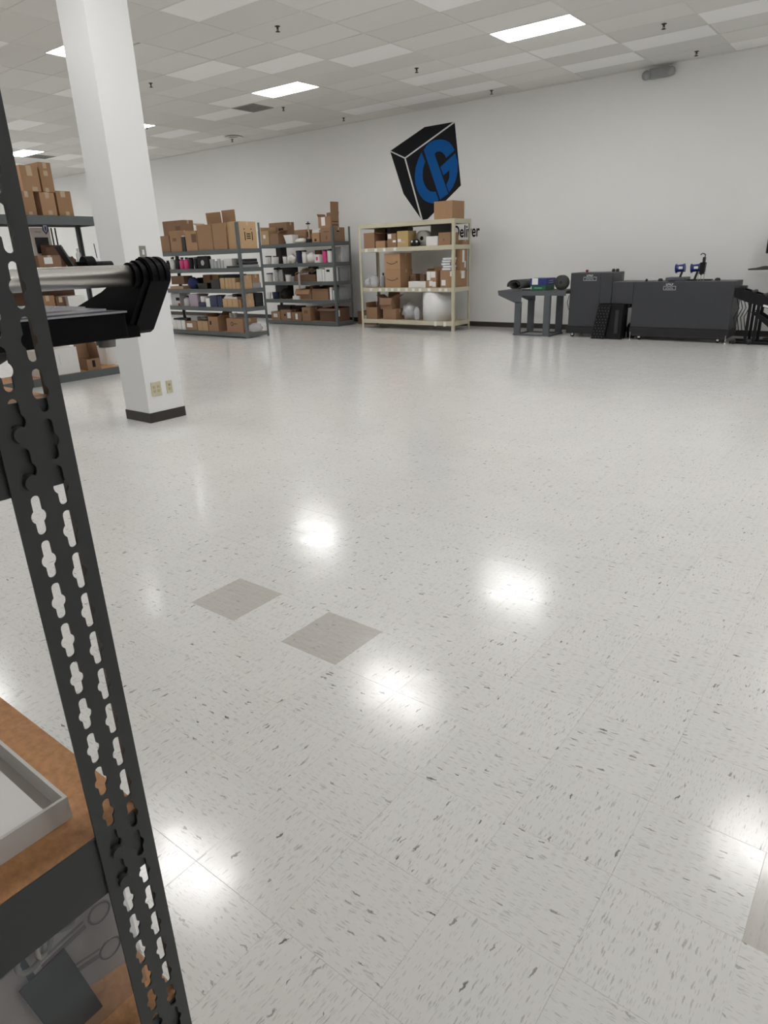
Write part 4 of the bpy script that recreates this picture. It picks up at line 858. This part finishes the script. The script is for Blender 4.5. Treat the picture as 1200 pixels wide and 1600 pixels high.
MB().box(-4.329, -4.326, 12.68, 12.70, .98, 1.08).build('side_latch', GREYP, o)
badge(o, -4.74, 1.03, .24)
# perforated drop chute below the bridge
o = thing('perforated_chute', 'black perforated chute standing under the bridge of the machine', 'chute', (-4.35, 12.3, 0))
b = MB(); b.prism([(-4.60, .0), (-4.36, .0), (-4.28, .59), (-4.50, .59)], 'y', 12.08, 12.10); b.build('front_sheet', BLACKM, o)
b = MB()
for r_ in range(11):
    for c_ in range(4):
        zz = .03+r_*.05; x = -4.575+.155*zz/.59*.6+c_*.055+(.02 if r_ % 2 else 0); b.box(x, x+.005, 12.0785, 12.0805, zz, zz+.012)
tag(b.build('perforations', GREYP, o), kind='stuff')
MB().box(-4.50, -4.06, 12.1, 12.55, .52, .595).box(-4.36, -4.08, 12.12, 12.4, .0, .52).build('hopper_body', BLACKM, o)
MB().box(-4.2, -4.14, 12.11, 12.12, .1, .5).box(-4.06, -4.02, 12.3, 12.34, .53, .6).build('bracket', mat('dull_black', (.025, .026, .028), .5), o)
MB().prism([(-4.08, 0), (-3.96, 0), (-3.96, .35), (-4.08, .22)], 'y', 12.45, 12.49).build('gusset', BLACKM, o)
o = m2 = thing('machine_main_cabinet', 'long dark grey machine cabinet with spools on top', 'machine', (-3.15, 12.5, 0))
MB().cbox(-3.955, -2.37, MY0, MY1, .215, .965, .008).build('cabinet', MACH, o)
MB().box(-3.96, -2.365, MY0-.006, MY1, .085, .215).box(-3.90, -2.42, MY0+.03, MY1-.03, .06, .085).build('plinth', BLACK, o)
MB().box(-3.93, -2.40, MY0-.010, MY0-.006, .075, .09).build('plinth_lip', mat('dull_black', (.025, .026, .028), .5), o)
for p in ((-3.80, 12.27), (-2.52, 12.27), (-3.80, 12.7), (-2.52, 12.7)): caster(p, o)
for x in (-3.93, -2.39): MB().tube((x, 12.17, .012), (x, 12.17, .13), .007, n=8).lathe([(.02, 0), (.022, .008), (.008, .014)], (x, 12.17, 0), 12).build('levelling_foot', CHROME, o)
MB().cbox(-3.50, -3.18, 12.40, 12.72, .965, 1.02, .006).build('top_cover', MACH_L, o)
MB().box(-3.18, -2.80, 12.5, 12.62, .965, .985).build('rail', BLACK, o)
MB().box(-3.40, -3.30, 12.22, 12.26, .965, .985).build('handle', BLACK, o)
for x, y, r_ in ((-3.78, 12.3, .02), (-3.58, 12.4, .04), (-2.70, 12.5, .045)): MB().lathe([(r_, 0), (r_, .02), (r_*.7, .04), (0, .045)], (x, y, .965), 14).build('knob', BLACK, o)
badge(o, -3.36, .875, .2)
for k, (px, tl) in enumerate(((1064, 'nearer the low cover'), (1086, 'next to the black stitching head'))):
    p = at(px, 420, 'y', 12.55)
    s_ = thing('wire_spool', 'blue wire spool with white label on a black arm '+tl, 'spool', (p.x, 12.55, .985), 'blue wire spools on the machine')
    z0 = .985; xt = p.x-.01+.02*k
    MB().prism([(xt-.015, z0), (xt+.02, z0), (xt+.06, z0+.16), (xt+.03, z0+.16)], 'y', 12.54, 12.56).build('arm', BLACK, s_)
    ax0 = Vector((xt-.07, 12.55, z0+.17)); ax1 = Vector((xt+.07, 12.55, z0+.185))
    MB().tube(ax0, ax0+(ax1-ax0)*.12, .075, .07, 20).build('flange', SPOOLB, s_); MB().tube(ax1, ax1-(ax1-ax0)*.12, .07, .066, 20).build('flange', SPOOLB, s_)
    MB().tube(ax0+(ax1-ax0)*.12, ax1-(ax1-ax0)*.12, .058, n=18).build('winding', SPOOLB, s_)
    MB().box(xt-.015, xt+.05, 12.488, 12.4935, z0+.165, z0+.205).build('paper_label', PAPER, s_)
p = at(1097, 420, 'y', 12.5); xs = p.x
s_ = thing('stitching_head', 'black upright stitching head with chrome rods on the machine', 'stitcher', (xs, 12.5, .965))
for dx in (-.05, 0, .045): MB().tube((xs+dx, 12.5, .965), (xs+dx, 12.5, 1.1), .006, n=8).build('rod', CHROME, s_)
MB().prism([(xs-.03, 1.08), (xs, 1.05), (xs+.03, 1.08), (xs+.045, 1.06), (xs+.05, 1.25), (xs-.03, 1.25)], 'y', 12.46, 12.54).build('head', BLACKM, s_)
MB().cbox(xs-.005, xs+.035, 12.47, 12.53, 1.25, 1.33, .006).build('neck', BLACK, s_)
MB().path([(xs+.02, 12.5, 1.33), (xs+.025, 12.5, 1.37), (xs-.02, 12.5, 1.39), (xs-.05, 12.5, 1.365)], .008, 8).build('wire_guide', BLACKM, s_)

# feed table at the left of the machine
o = thing('feed_table', 'grey steel feed table on four legs left of the machine', 'table', (-5.75, 12.4, 0))
TY0, TY1 = 12.06, 12.68
MB().prism([(-6.50, .82), (-6.48, .735), (-6.13, .60), (-6.0, .60), (-6.0, .70), (-5.98, .735), (-5.12, .735), (-5.12, .825)], 'y', TY0, TY0+.012).build('side_apron', MACH_L, o)
MB().prism([(-6.50, .82), (-6.48, .735), (-6.13, .60), (-6.0, .60), (-6.0, .70), (-5.98, .735), (-5.12, .735), (-5.12, .825)], 'y', TY1-.012, TY1).build('side_apron', MACH_L, o)
MB().prism([(-6.50, .805), (-6.05, .72), (-5.95, .808), (-5.12, .808), (-5.12, .826), (-5.96, .826), (-6.055, .735), (-6.50, .82)], 'y', TY0+.012, TY1-.012).build('table_top', mat('worn_table_top', (.085, .085, .08), .6, var=.3), o)
for x in (-6.13, -5.535):
    for y0 in (TY0, TY1-.06): MB().cbox(x, x+.125, y0, y0+.055, .03, .735 if x > -6 else .62, .004).build('leg', MACH_L, o)
b = MB(); b.box(-6.15, -5.39, TY0, TY0+.06, .006, .032).box(-6.15, -5.39, TY1-.065, TY1, .006, .032).box(-6.15, -6.09, TY0+.06, TY1-.065, .006, .032).box(-5.45, -5.39, TY0+.06, TY1-.065, .006, .032)
b.build('base_frame', MACH_L, o)
for x in (-6.12, -5.42):
    for y in (TY0+.03, TY1-.03): MB().lathe([(.02, 0), (.02, .007)], (x, y, 0), 12).build('foot_pad', BLACK, o)
MB().path([(-5.15, 12.3, .73), (-5.17, 12.28, .6), (-5.14, 12.28, .5), (-5.11, 12.3, .42)], .006, 6).build('cable', BLACK, o)
# rubber mat rolled loosely: spiral sheet
o = thing('rolled_mat', 'grey-black rubber mat rolled up on the feed table', 'mat', (-6.1, 12.3, .8))
sp = []; NS = 40
for k in range(NS+1):
    t = k/NS; a_ = t*2*math.pi*1.55; rr = .055+.05*t; sp.append((rr*1.5*math.cos(a_), rr*math.sin(a_)))
outer = sp; inner = [(x*(1-.008/max(.03, math.hypot(x, z_))), z_*(1-.008/max(.03, math.hypot(x, z_)))) for x, z_ in sp]
b = MB(); v = []; cx, cz = -6.13, .925
for yy, dx, sc in ((12.02, 0, 1), (12.6, .08, .95)):
    v += [(cx+dx+x*sc, yy, cz+z_*sc) for x, z_ in outer]+[(cx+dx+x*sc, yy, cz+z_*sc) for x, z_ in inner]
n_ = NS+1; fs = []
for k in range(NS):
    fs += [(k, k+1, 2*n_+k+1, 2*n_+k), (n_+k+1, n_+k, 3*n_+k, 3*n_+k+1), (k+1, k, n_+k, n_+k+1), (2*n_+k, 2*n_+k+1, 3*n_+k+1, 3*n_+k)]
fs += [(0, 2*n_, 3*n_, n_), (NS, n_+NS, 3*n_+NS, 2*n_+NS)]
b.add(v, fs, True).build('coiled_sheet', RUBBER, o)
MB().prism([(-6.32, .79), (-6.05, .742), (-5.98, .83), (-5.86, .828), (-5.86, .836), (-5.99, .838), (-6.05, .752), (-6.30, .80)], 'y', 12.075, 12.5).build('loose_end', RUBBER, o)
zt = .827
carton('green printed carton on the feed table under the blue one', -5.84, -5.53, 12.1, 12.48, zt, zt+.085, m=GREEN, tape=False, prints=[('f', .25, .75, .35, .6, mat('pale_green_print', (.12, .35, .2), .5)), ('f', .04, .08, .2, .8, WHITE)], cat='box', name='printed_carton')
carton('dark blue printed carton with white sheet stacked on the green one', -5.85, -5.52, 12.09, 12.5, zt+.0855, zt+.21, m=BLUE, tape=False, stick=[('f', .14, .5, .12, 1.02)], prints=[('r', .3, .7, .6, .66, TEXT_G), ('r', .25, .75, .3, .36, TEXT_G)], cat='box', name='printed_carton')
p = at(883, 442, 'y', 12.3)
o = thing('belt_coil', 'black coiled belt standing on edge between cartons and machine', 'coil', (-5.29, 12.25, .826))
MB().lathe([(.03, -.05), (.125, -.05), (.13, -.04), (.13, .04), (.125, .05), (.03, .05), (.03, -.05)], (-5.28, 12.24, .957), 30, 'y', False).build('wound_belt', RUBBER, o)
for r_ in (.06, .085, .11): MB().lathe([(r_, -.052), (r_+.006, -.052), (r_+.006, -.048), (r_, -.048), (r_, -.052)], (-5.28, 12.24, .957), 30, 'y', False).build('belt_turn', BLACK, o)
MB().tube((-5.28, 12.19, .957), (-5.28, 12.29, .957), .03).build('hub', BLACK, o)

# outfeed stand at the right end of the machine
o = thing('outfeed_stand', 'black outfeed conveyor with slanted legs at the right end of the machine', 'conveyor', (-2.1, 12.4, 0))
MB().prism([(-2.362, .86), (-2.34, .865), (-1.45, .60), (-1.45, .44), (-2.2, .66), (-2.362, .725)], 'y', 12.22, 12.245).build('side_plate', BLACKM, o)
MB().prism([(-2.36, .86), (-1.45, .59), (-1.45, .48), (-2.36, .75)], 'y', 12.66, 12.685).build('side_plate', BLACKM, o)
MB().prism([(-2.36, .83), (-1.45, .56), (-1.45, .54), (-2.36, .81)], 'y', 12.245, 12.66).build('belt', RUBBER, o)
for k in range(5):
    x = -2.3+k*.17; MB().tube((x, 12.24, .865-(x+2.36)*.297), (x, 12.67, .865-(x+2.36)*.297), .025, n=12).build('roller', BLACK, o)
MB().cbox(-2.30, -2.2, 12.2, 12.3, .86, .90, .01).build('clamp', BLACK, o)
MB().prism([(-1.80, .69), (-1.70, .78), (-1.45, .85), (-1.45, .62), (-1.75, .62)], 'y', 12.25, 12.6).build('tension_unit', BLACK, o)
for y in (12.25, 12.6):
    MB().box(-2.14, -2.10, y, y+.04, .03, .72).build('leg', BLACKM, o); MB().box(-2.02, -1.975, y, y+.04, .03, .68).build('leg', BLACKM, o)
    MB().prism([(-2.10, .50), (-2.02, .50), (-1.45, .14), (-1.45, .04), (-1.52, .04)], 'y', y+.005, y+.035).build('brace', BLACKM, o)
MB().box(-2.34, -1.45, 12.24, 12.3, .005, .04).box(-2.34, -1.45, 12.6, 12.66, .005, .04).box(-2.14, -2.08, 12.3, 12.6, .005, .04).build('foot_rail', BLACKM, o)
MB().box(-1.93, -1.83, 12.217, 12.222, .575, .605).xf(rot((-1.88, 12.2, .59), R(14), 'Y')).build('white_label', WHITE, o)
for x in (-2.28, -2.05): MB().lathe([(.01, -.015), (.04, -.015), (.04, .015), (.01, .015), (.01, -.015)], (x, 12.22, .04), 16, 'y', False).build('wheel', BLACK, o)
for k in range(4):
    x = -2.33+k*.04; MB().path([(x, 12.3+.05*k, .7), (x+.05, 12.3+.05*k, .55), (x-.01, 12.32+.05*k, .4), (x+.04, 12.3+.05*k, .2)], .007, 6).build('cable', BLACK, o)
tp = at(1169, 421, 'y', 12.95); mc = at(1196, 396, 'y', 12.98)
o = thing('monitor_stand', 'black monitor on a pole with a flat dark tray beside the outfeed conveyor', 'monitor', (tp.x+.6, 13.05, 0))
DT = mat('tray_dark', (.05, .048, .042), .5)
MB().tube((tp.x+.6, 13.05, 0), (tp.x+.6, 13.05, 1.75), .022).build('pole', BLACKM, o)
MB().lathe([(.24, 0), (.24, .015), (.05, .03), (.03, .05)], (tp.x+.6, 13.06, 0), 24).build('base', BLACKM, o)
MB().prism([(tp.x, tp.z), (tp.x+.01, tp.z+.012), (tp.x+.1, tp.z+.02), (tp.x+.22, tp.z+.048), (tp.x+1.0, tp.z+.048), (tp.x+1.0, tp.z+.005), (tp.x+.2, tp.z-.01), (tp.x+.02, tp.z-.01)], 'y', 12.9, 13.1).build('tray', DT, o)
MB().cbox(mc.x, mc.x+.62, 12.98, 13.02, mc.z, mc.z+.42, .01).build('screen_housing', BLACK, o)
MB().box(tp.x+.57, tp.x+.63, 13.02, 13.06, mc.z+.15, mc.z+.25).build('bracket', BLACKM, o)
MB().box(mc.x+.015, mc.x+.605, 12.978, 12.981, mc.z+.015, mc.z+.405).build('screen', mat('screen_glass', (.01, .01, .012), .1), o)

# ------------------------------------------------------------------ near rack (right beside the viewpoint)
NX1, NX0, NY1, NY0 = -.52, -1.13, .259, -2.18
o = nr = thing('boltless_rack', 'dark grey steel rack with keyhole-punched post in the foreground', 'shelving rack', ((NX0+NX1)/2, (NY0+NY1)/2, 0))
def keyhole(cx, cy):
    pts = []; w_, rb, hl = .0038, .0063, .0165
    for a_ in range(0, 181, 30): pts.append((cx+w_*math.cos(R(a_)), cy+hl-w_+w_*math.sin(R(a_))))
    for a_ in range(127, 234, 15): pts.append((cx+rb*math.cos(R(a_)), cy-.001+rb*math.sin(R(a_))))
    for a_ in range(180, 361, 30): pts.append((cx+w_*math.cos(R(a_)), cy-hl+w_+w_*math.sin(R(a_))))
    for a_ in range(-53, 54, 15): pts.append((cx+rb*math.cos(R(a_)), cy-.001+rb*math.sin(R(a_))))
    return pts
PH = 2.17; FLW = .055; PITCHH = .0381
def punched(FLW, cols):
    cu = bpy.data.curves.new('punched', 'CURVE'); cu.dimensions = '2D'; cu.fill_mode = 'BOTH'; cu.extrude = .001
    def spl(pts):
        s_ = cu.splines.new('POLY'); s_.points.add(len(pts)-1)
        for p_, q_ in zip(s_.points, pts): p_.co = (*q_, 0, 1)
        s_.use_cyclic_u = True
    spl([(0, 0), (FLW, 0), (FLW, PH), (0, PH)])
    for k in range(57):
        # z reference: left column hole centre at 1.31 etc
        zl = 1.250-.0381*32+.0381*k; zr = zl-.5*PITCHH
        for u, z_ in ((.0165, zl), (.0385, zr))[:cols]:
            if .02 < z_ < PH-.02: spl(keyhole(u, z_))
    to = bpy.data.objects.new('tmp', cu); col.objects.link(to)
    dg = bpy.context.evaluated_depsgraph_get(); me = bpy.data.meshes.new_from_object(to.evaluated_get(dg)); bpy.data.objects.remove(to)
    return me
pm = punched(FLW, 2); SFW = .026; pm2 = punched(SFW, 1)
def post(corner, sx, sy, parent):
    """corner = outer corner; flange 1 in plane x (runs along y inward), flange 2 in plane y (runs along x inward)"""
    x, y = corner; bm = bmesh.new(); bm.from_mesh(pm)
    # flange on x plane: local u=0 at the inner (far from corner) edge
    for v in bm.verts: u, h, d = v.co; v.co = (x-sx*(.001+d), y-sy*(FLW-u), h)
    n0 = len(bm.verts); bm.from_mesh(pm2); bm.verts.ensure_lookup_table()
    for v in bm.verts[n0:]: u, h, d = v.co; v.co = (x-sx*(SFW-u+.004)+sx*.0035, y-sy*(.001+d), h)
    # rounded corner bead
    bmesh.ops.recalc_face_normals(bm, faces=bm.faces)
    me = bpy.data.meshes.new('post'); org = Vector(parent['_o'])
    bmesh.ops.translate(bm, verts=bm.verts, vec=-org); bm.to_mesh(me); bm.free(); me.materials.append(STEEL_N)
    p = bpy.data.objects.new('post', me); col.objects.link(p); p.parent = parent; p['_o'] = tuple(org)
    MB().tube((x-sx*.0022, y-sy*.0022, 0), (x-sx*.0022, y-sy*.0022, PH), .0022, n=12).build('post_edge', STEEL_N, p)
    return p
post((NX1, NY1), 1, 1, nr); post((NX0, NY1), -1, 1, nr); post((NX1, NY0), 1, -1, nr); post((NX0, NY0), -1, -1, nr)
NLV = [1.415, 1.0, .72, .1]
for z in NLV:
    bz = z-.07; zc = z-.0165
    for x, s_ in ((NX1, -1), (NX0, 1)):
        q_ = MB().box(x+s_*.0035, x+s_*.0055, NY0+.004, NY1-.012, bz, z).box(x+s_*.0055, x+s_*.03, NY0+.004, NY1-.012, bz, bz+.002).box(x+s_*.0055, x+s_*.03, NY0+.03, NY1-.03, z-.018, z-.016).build('long_beam', STEEL_N, nr)
        for yy in (NY1-FLW+.0165, NY0+FLW-.0165):
            for dz in (.0085, .0466) if z > 1.2 else (.0425, .0044):
                xo = x-s_*.0005
                MB().tube((xo+s_*.004, yy, bz+dz), (xo-s_*.0028, yy, bz+dz), .0068, .0061, 20).build('rivet', STEEL_N, q_)
    for y, s_ in ((NY1, -1), (NY0, 1)):
        MB().box(NX0+.004, NX1-.012, y+s_*.0035, y+s_*.0055, bz, zc).box(NX0+.004, NX1-.012, y+s_*.0055, y+s_*.03, bz, bz+.002).build('side_beam', STEEL_N, nr)
    MB().box(NX0+.007, NX1-.0065, NY0+.0035, NY1-.0035, z-.0155, z-.0005).build('shelf_board', PBOARD, nr)

# white tray box on the middle board
z = 1.0; e_ = .0035
o = thing('white_tray_box', 'shallow white cardboard tray holding a white sheet on the near rack', 'box', (-.75, .0, z))
tx0, tx1, ty0, ty1 = -.93, -.567, -.35, .206
b = MB(); hh = .026
b.box(tx0, tx1, ty0, ty1, z, z+.003).box(tx1-e_, tx1, ty0, ty1, z+.003, z+hh).box(tx0, tx0+e_, ty0, ty1, z+.003, z+hh).box(tx0+e_, tx1-e_, ty1-e_, ty1, z+.003, z+hh).box(tx0+e_, tx1-e_, ty0, ty0+e_, z+.003, z+hh)
b.build('tray', WHITEC, o)
MB().box(tx0+.01, tx1-.005, ty0+.01, ty1-.02, z+.003, z+.0195).build('foam_sheet', mat('white_foam_sheet', (.95, .945, .95), .7, var=.03, scale=5), o)

# bags of parts on the lower board
z = .72
GB = mat('grey_blue_film', (.20, .235, .27), .18, var=.25, scale=10, bump=.8)
rg = random.Random(2)
def crumple(x0, x1, y0, y1, z0, z1, seed, nx=22, nz=16, amp=.014):
    b = MB(); v = []; n_ = (nx+1)*(nz+1)
    for side in (0, 1):
        for i in range(nz+1):
            for j in range(nx+1):
                y = y0+(y1-y0)*j/nx; zz = z0+(z1-z0)*i/nz; t = math.sin(math.pi*i/nz)*.6+.4
                d = noise.fractal(Vector((y*14+seed, zz*18, seed)), .7, 2, 4)*amp*min(1, 4*i/nz)
                x = (x1-(1-t)*(x1-x0)*.35+d) if side == 0 else (x0+(1-t)*(x1-x0)*.3+d)
                v.append((x, y, zz))
    fs = []
    for i in range(nz):
        for j in range(nx):
            a = i*(nx+1)+j; fs.append((a, a+1, a+nx+2, a+nx+1)); fs.append((n_+a+1, n_+a, n_+a+nx+1, n_+a+nx+2))
    for i in range(nz):
        a = i*(nx+1); c_ = a+nx; fs.append((a, a+nx+1, n_+a+nx+1, n_+a)); fs.append((c_, n_+c_, n_+c_+nx+1, c_+nx+1))
    for j in range(nx):
        fs.append((j, n_+j, n_+j+1, j+1)); a = nz*(nx+1)+j; fs.append((a, a+1, n_+a+1, n_+a))
    return b.add(v, fs, True)
o = thing('poly_bag', 'crumpled grey-blue plastic bag of printed cards on the near rack', 'bag', (-.7, .05, z))
crumple(-.80, -.60, -.12, .225, z, .925, 3.3).build('film', GB, o)
CARD = mat('pinkish_card', (.74, .66, .63), .6, var=.05)
def card(name, cy, cz, w_, h_, a_, m_, x, ring=True, lab=None):
    c_ = thing(name, lab, 'card', (x, cy, cz-h_/2)); M_ = rot((x, cy, cz), R(a_), 'X')
    MB().box(x-.0012, x, cy-w_/2, cy+w_/2, cz-h_/2, cz+h_/2).xf(M_).build('sheet', m_, c_)
    if ring:
        MB().lathe([(.011, -.0004), (.0135, -.0004), (.0135, .0004), (.011, .0004), (.011, -.0004)], (x+.0003, cy+w_*.25, cz), 24, 'x', False).xf(M_).build('ring_print', mat('ring_grey', (.33, .29, .28), .6), c_)
        MB().box(x, x+.0005, cy-w_*.42, cy+w_*.08, cz-.004, cz+.002).box(x, x+.0005, cy-w_*.42, cy+w_*.08, cz+.006, cz+.009).xf(M_).build('text_print', mat('ring_grey2', (.40, .35, .34), .6), c_)
    return c_
card('printed_card', .19, .842, .10, .05, 8, CARD, -.586, True, 'pinkish printed card with ring drawing beside the keyhole post')
card('printed_card', .20, .787, .075, .07, -12, CARD, -.590, True, 'pinkish printed card tilted below the other ring-printed card')
card('printed_card', .10, .80, .075, .10, 6, CARD, -.592, False, 'plain pinkish card at the left of the plastic bag')
card('printed_card', .158, .775, .05, .12, 10, mat('dark_green_card', (.030, .036, .030), .5), -.584, False, 'dark green card in front of the plastic bag')
o = thing('ring_bag', 'clear bag of round plastic rings under the near rack beam', 'bag', (-.6, .1, .722))
RG = mat('clear_ring', (.55, .53, .48), .25)
for k, (y, zz, a_) in enumerate(((.205, .893, 20), (.175, .885, -25), (.155, .875, 40), (.14, .868, 10))):
    MB().lathe([(.013, -.002), (.017, -.002), (.017, .002), (.013, .002), (.013, -.002)], (-.577, y, zz), 24, 'x', False).xf(rot((-.577, y, zz), R(a_), 'Z')).build('ring', RG, o)
crumple(-.572, -.566, -.05, .24, .722, .926, 9.1, 26, 16, .006).build('film', mat('thin_cloudy_film', (.30, .34, .38), .2, alpha=.2, var=.2, scale=14, bump=.8, spec=.6), o)

# roller machine on the upper board, overhanging the end of the rack
z = 1.415
o = thing('roller_stand', 'black tabletop roller stand with polished steel tube on the near rack', 'roller', (-.95, .2, z))
tc_ = (-.85, 1.4958); TR = .0135
MB().lathe([(0, -.35), (TR, -.35), (TR, .552), (0, .552)], (tc_[0], 0, tc_[1]), 40, 'y').build('steel_tube', STEEL, o)
BK = mat('bracket_black', (.004, .004, .005), .55, var=.2, spec=.12)
arc = [(-.85+.021*math.cos(R(a_)), 1.4955+.019*math.sin(R(a_))) for a_ in range(-25, 96, 12)]
prof = [(-.925, 1.414), (-.898, 1.414), (-.889, 1.42)]+arc+[(-.866, 1.508), (-.885, 1.496), (-.938, 1.474), (-1.03, 1.4475), (-1.032, 1.428), (-1.0, 1.414)]
for y0, y1 in ((.5535, .562), (-.36, -.35)): MB().prism(prof, 'y', y0, y1).build('end_plate', BK, o)
arc2 = [(-.85+.0245*math.cos(R(a_)), 1.4955+.0215*math.sin(R(a_))) for a_ in range(-25, 100, 10)]
prof2 = [(-.905, 1.419), (-.893, 1.4155), (-.884, 1.42)]+arc2+[(-.866, 1.51), (-.872, 1.49), (-.882, 1.47)]
cap = MB().prism(prof2, 'y', .562, .594).build('end_cap', BK, o)
for y0 in (.564, .575, .586):
    MB().prism([(-.85+.0262*math.cos(R(a_)), 1.4955+.0232*math.sin(R(a_))) for a_ in range(-20, 100, 10)]+[(-.87, 1.505)], 'y', y0, y0+.006).build('cap_rib', BK, cap)
MB().tube((-.85, .545, 1.4955), (-.85, .556, 1.4955), .0165, n=32).build('tube_collar', BK, o)
MB().lathe([(0, .505), (.006, .505), (.006, .556), (0, .556)], (-.905, 0, 1.509), 20, 'y').build('guide_rod', BK, o)
MB().tube((-.905, .515, 1.511), (-.905, .528, 1.511), .011, n=20).build('rod_stop', BK, o)
MB().cbox(-1.02, -.852, -.355, .532, 1.4155, 1.448, .002).build('base_bar', BK, o)
MB().box(-1.03, -.86, .528, .555, 1.4145, 1.43).build('bar_foot', BK, o)
for y in (.505, .05): MB().lathe([(.011, -.0095), (.012, -.002), (.012, .001)], (-.865, y, 1.4155), 16).build('rubber_foot', mat('grey_rubber_foot', (.2, .2, .2), .6), o) if y > .3 else None
MB().lathe([(.02, -.02), (.035, -.012), (.05, 0)], (-.93, .37, 1.4155), 16).build('clamp_knob', BK, o)
for k in range(3):
    tag(MB().box(-1.0+.01*k, -.856+.004*k, .12-.03*k, .535-.03*k, 1.449+.0045*k, 1.4515+.0045*k).xf(rotz((-.93, .3, 0), R(-2+2*k))).build('plastic_sheet', mat('bluish_clear_sheet', (.68, .70, .78), .12, alpha=.62, spec=.8), None, (-.93, .3, 1.449+.0045*k)), ('lowest', 'middle', 'topmost')[k]+' of three bluish clear plastic sheets on the black roller stand', 'sheet', 'clear sheets on the roller stand')
tag(MB().box(-.99, -.86, .1, .40, 1.4625, 1.4665).build('white_sheet', PAPER, None, (-.93, .2, 1.4625)), 'white sheet on top of the clear sheets on the roller stand', 'sheet')
carton('low brown box behind the post on the upper near board', -.84, -.62, -.22, .20, z, z+.03, m=0, tape=False)

for ob in bpy.data.objects:
    if '_o' in ob: del ob['_o']
scene.cycles.use_denoising = True
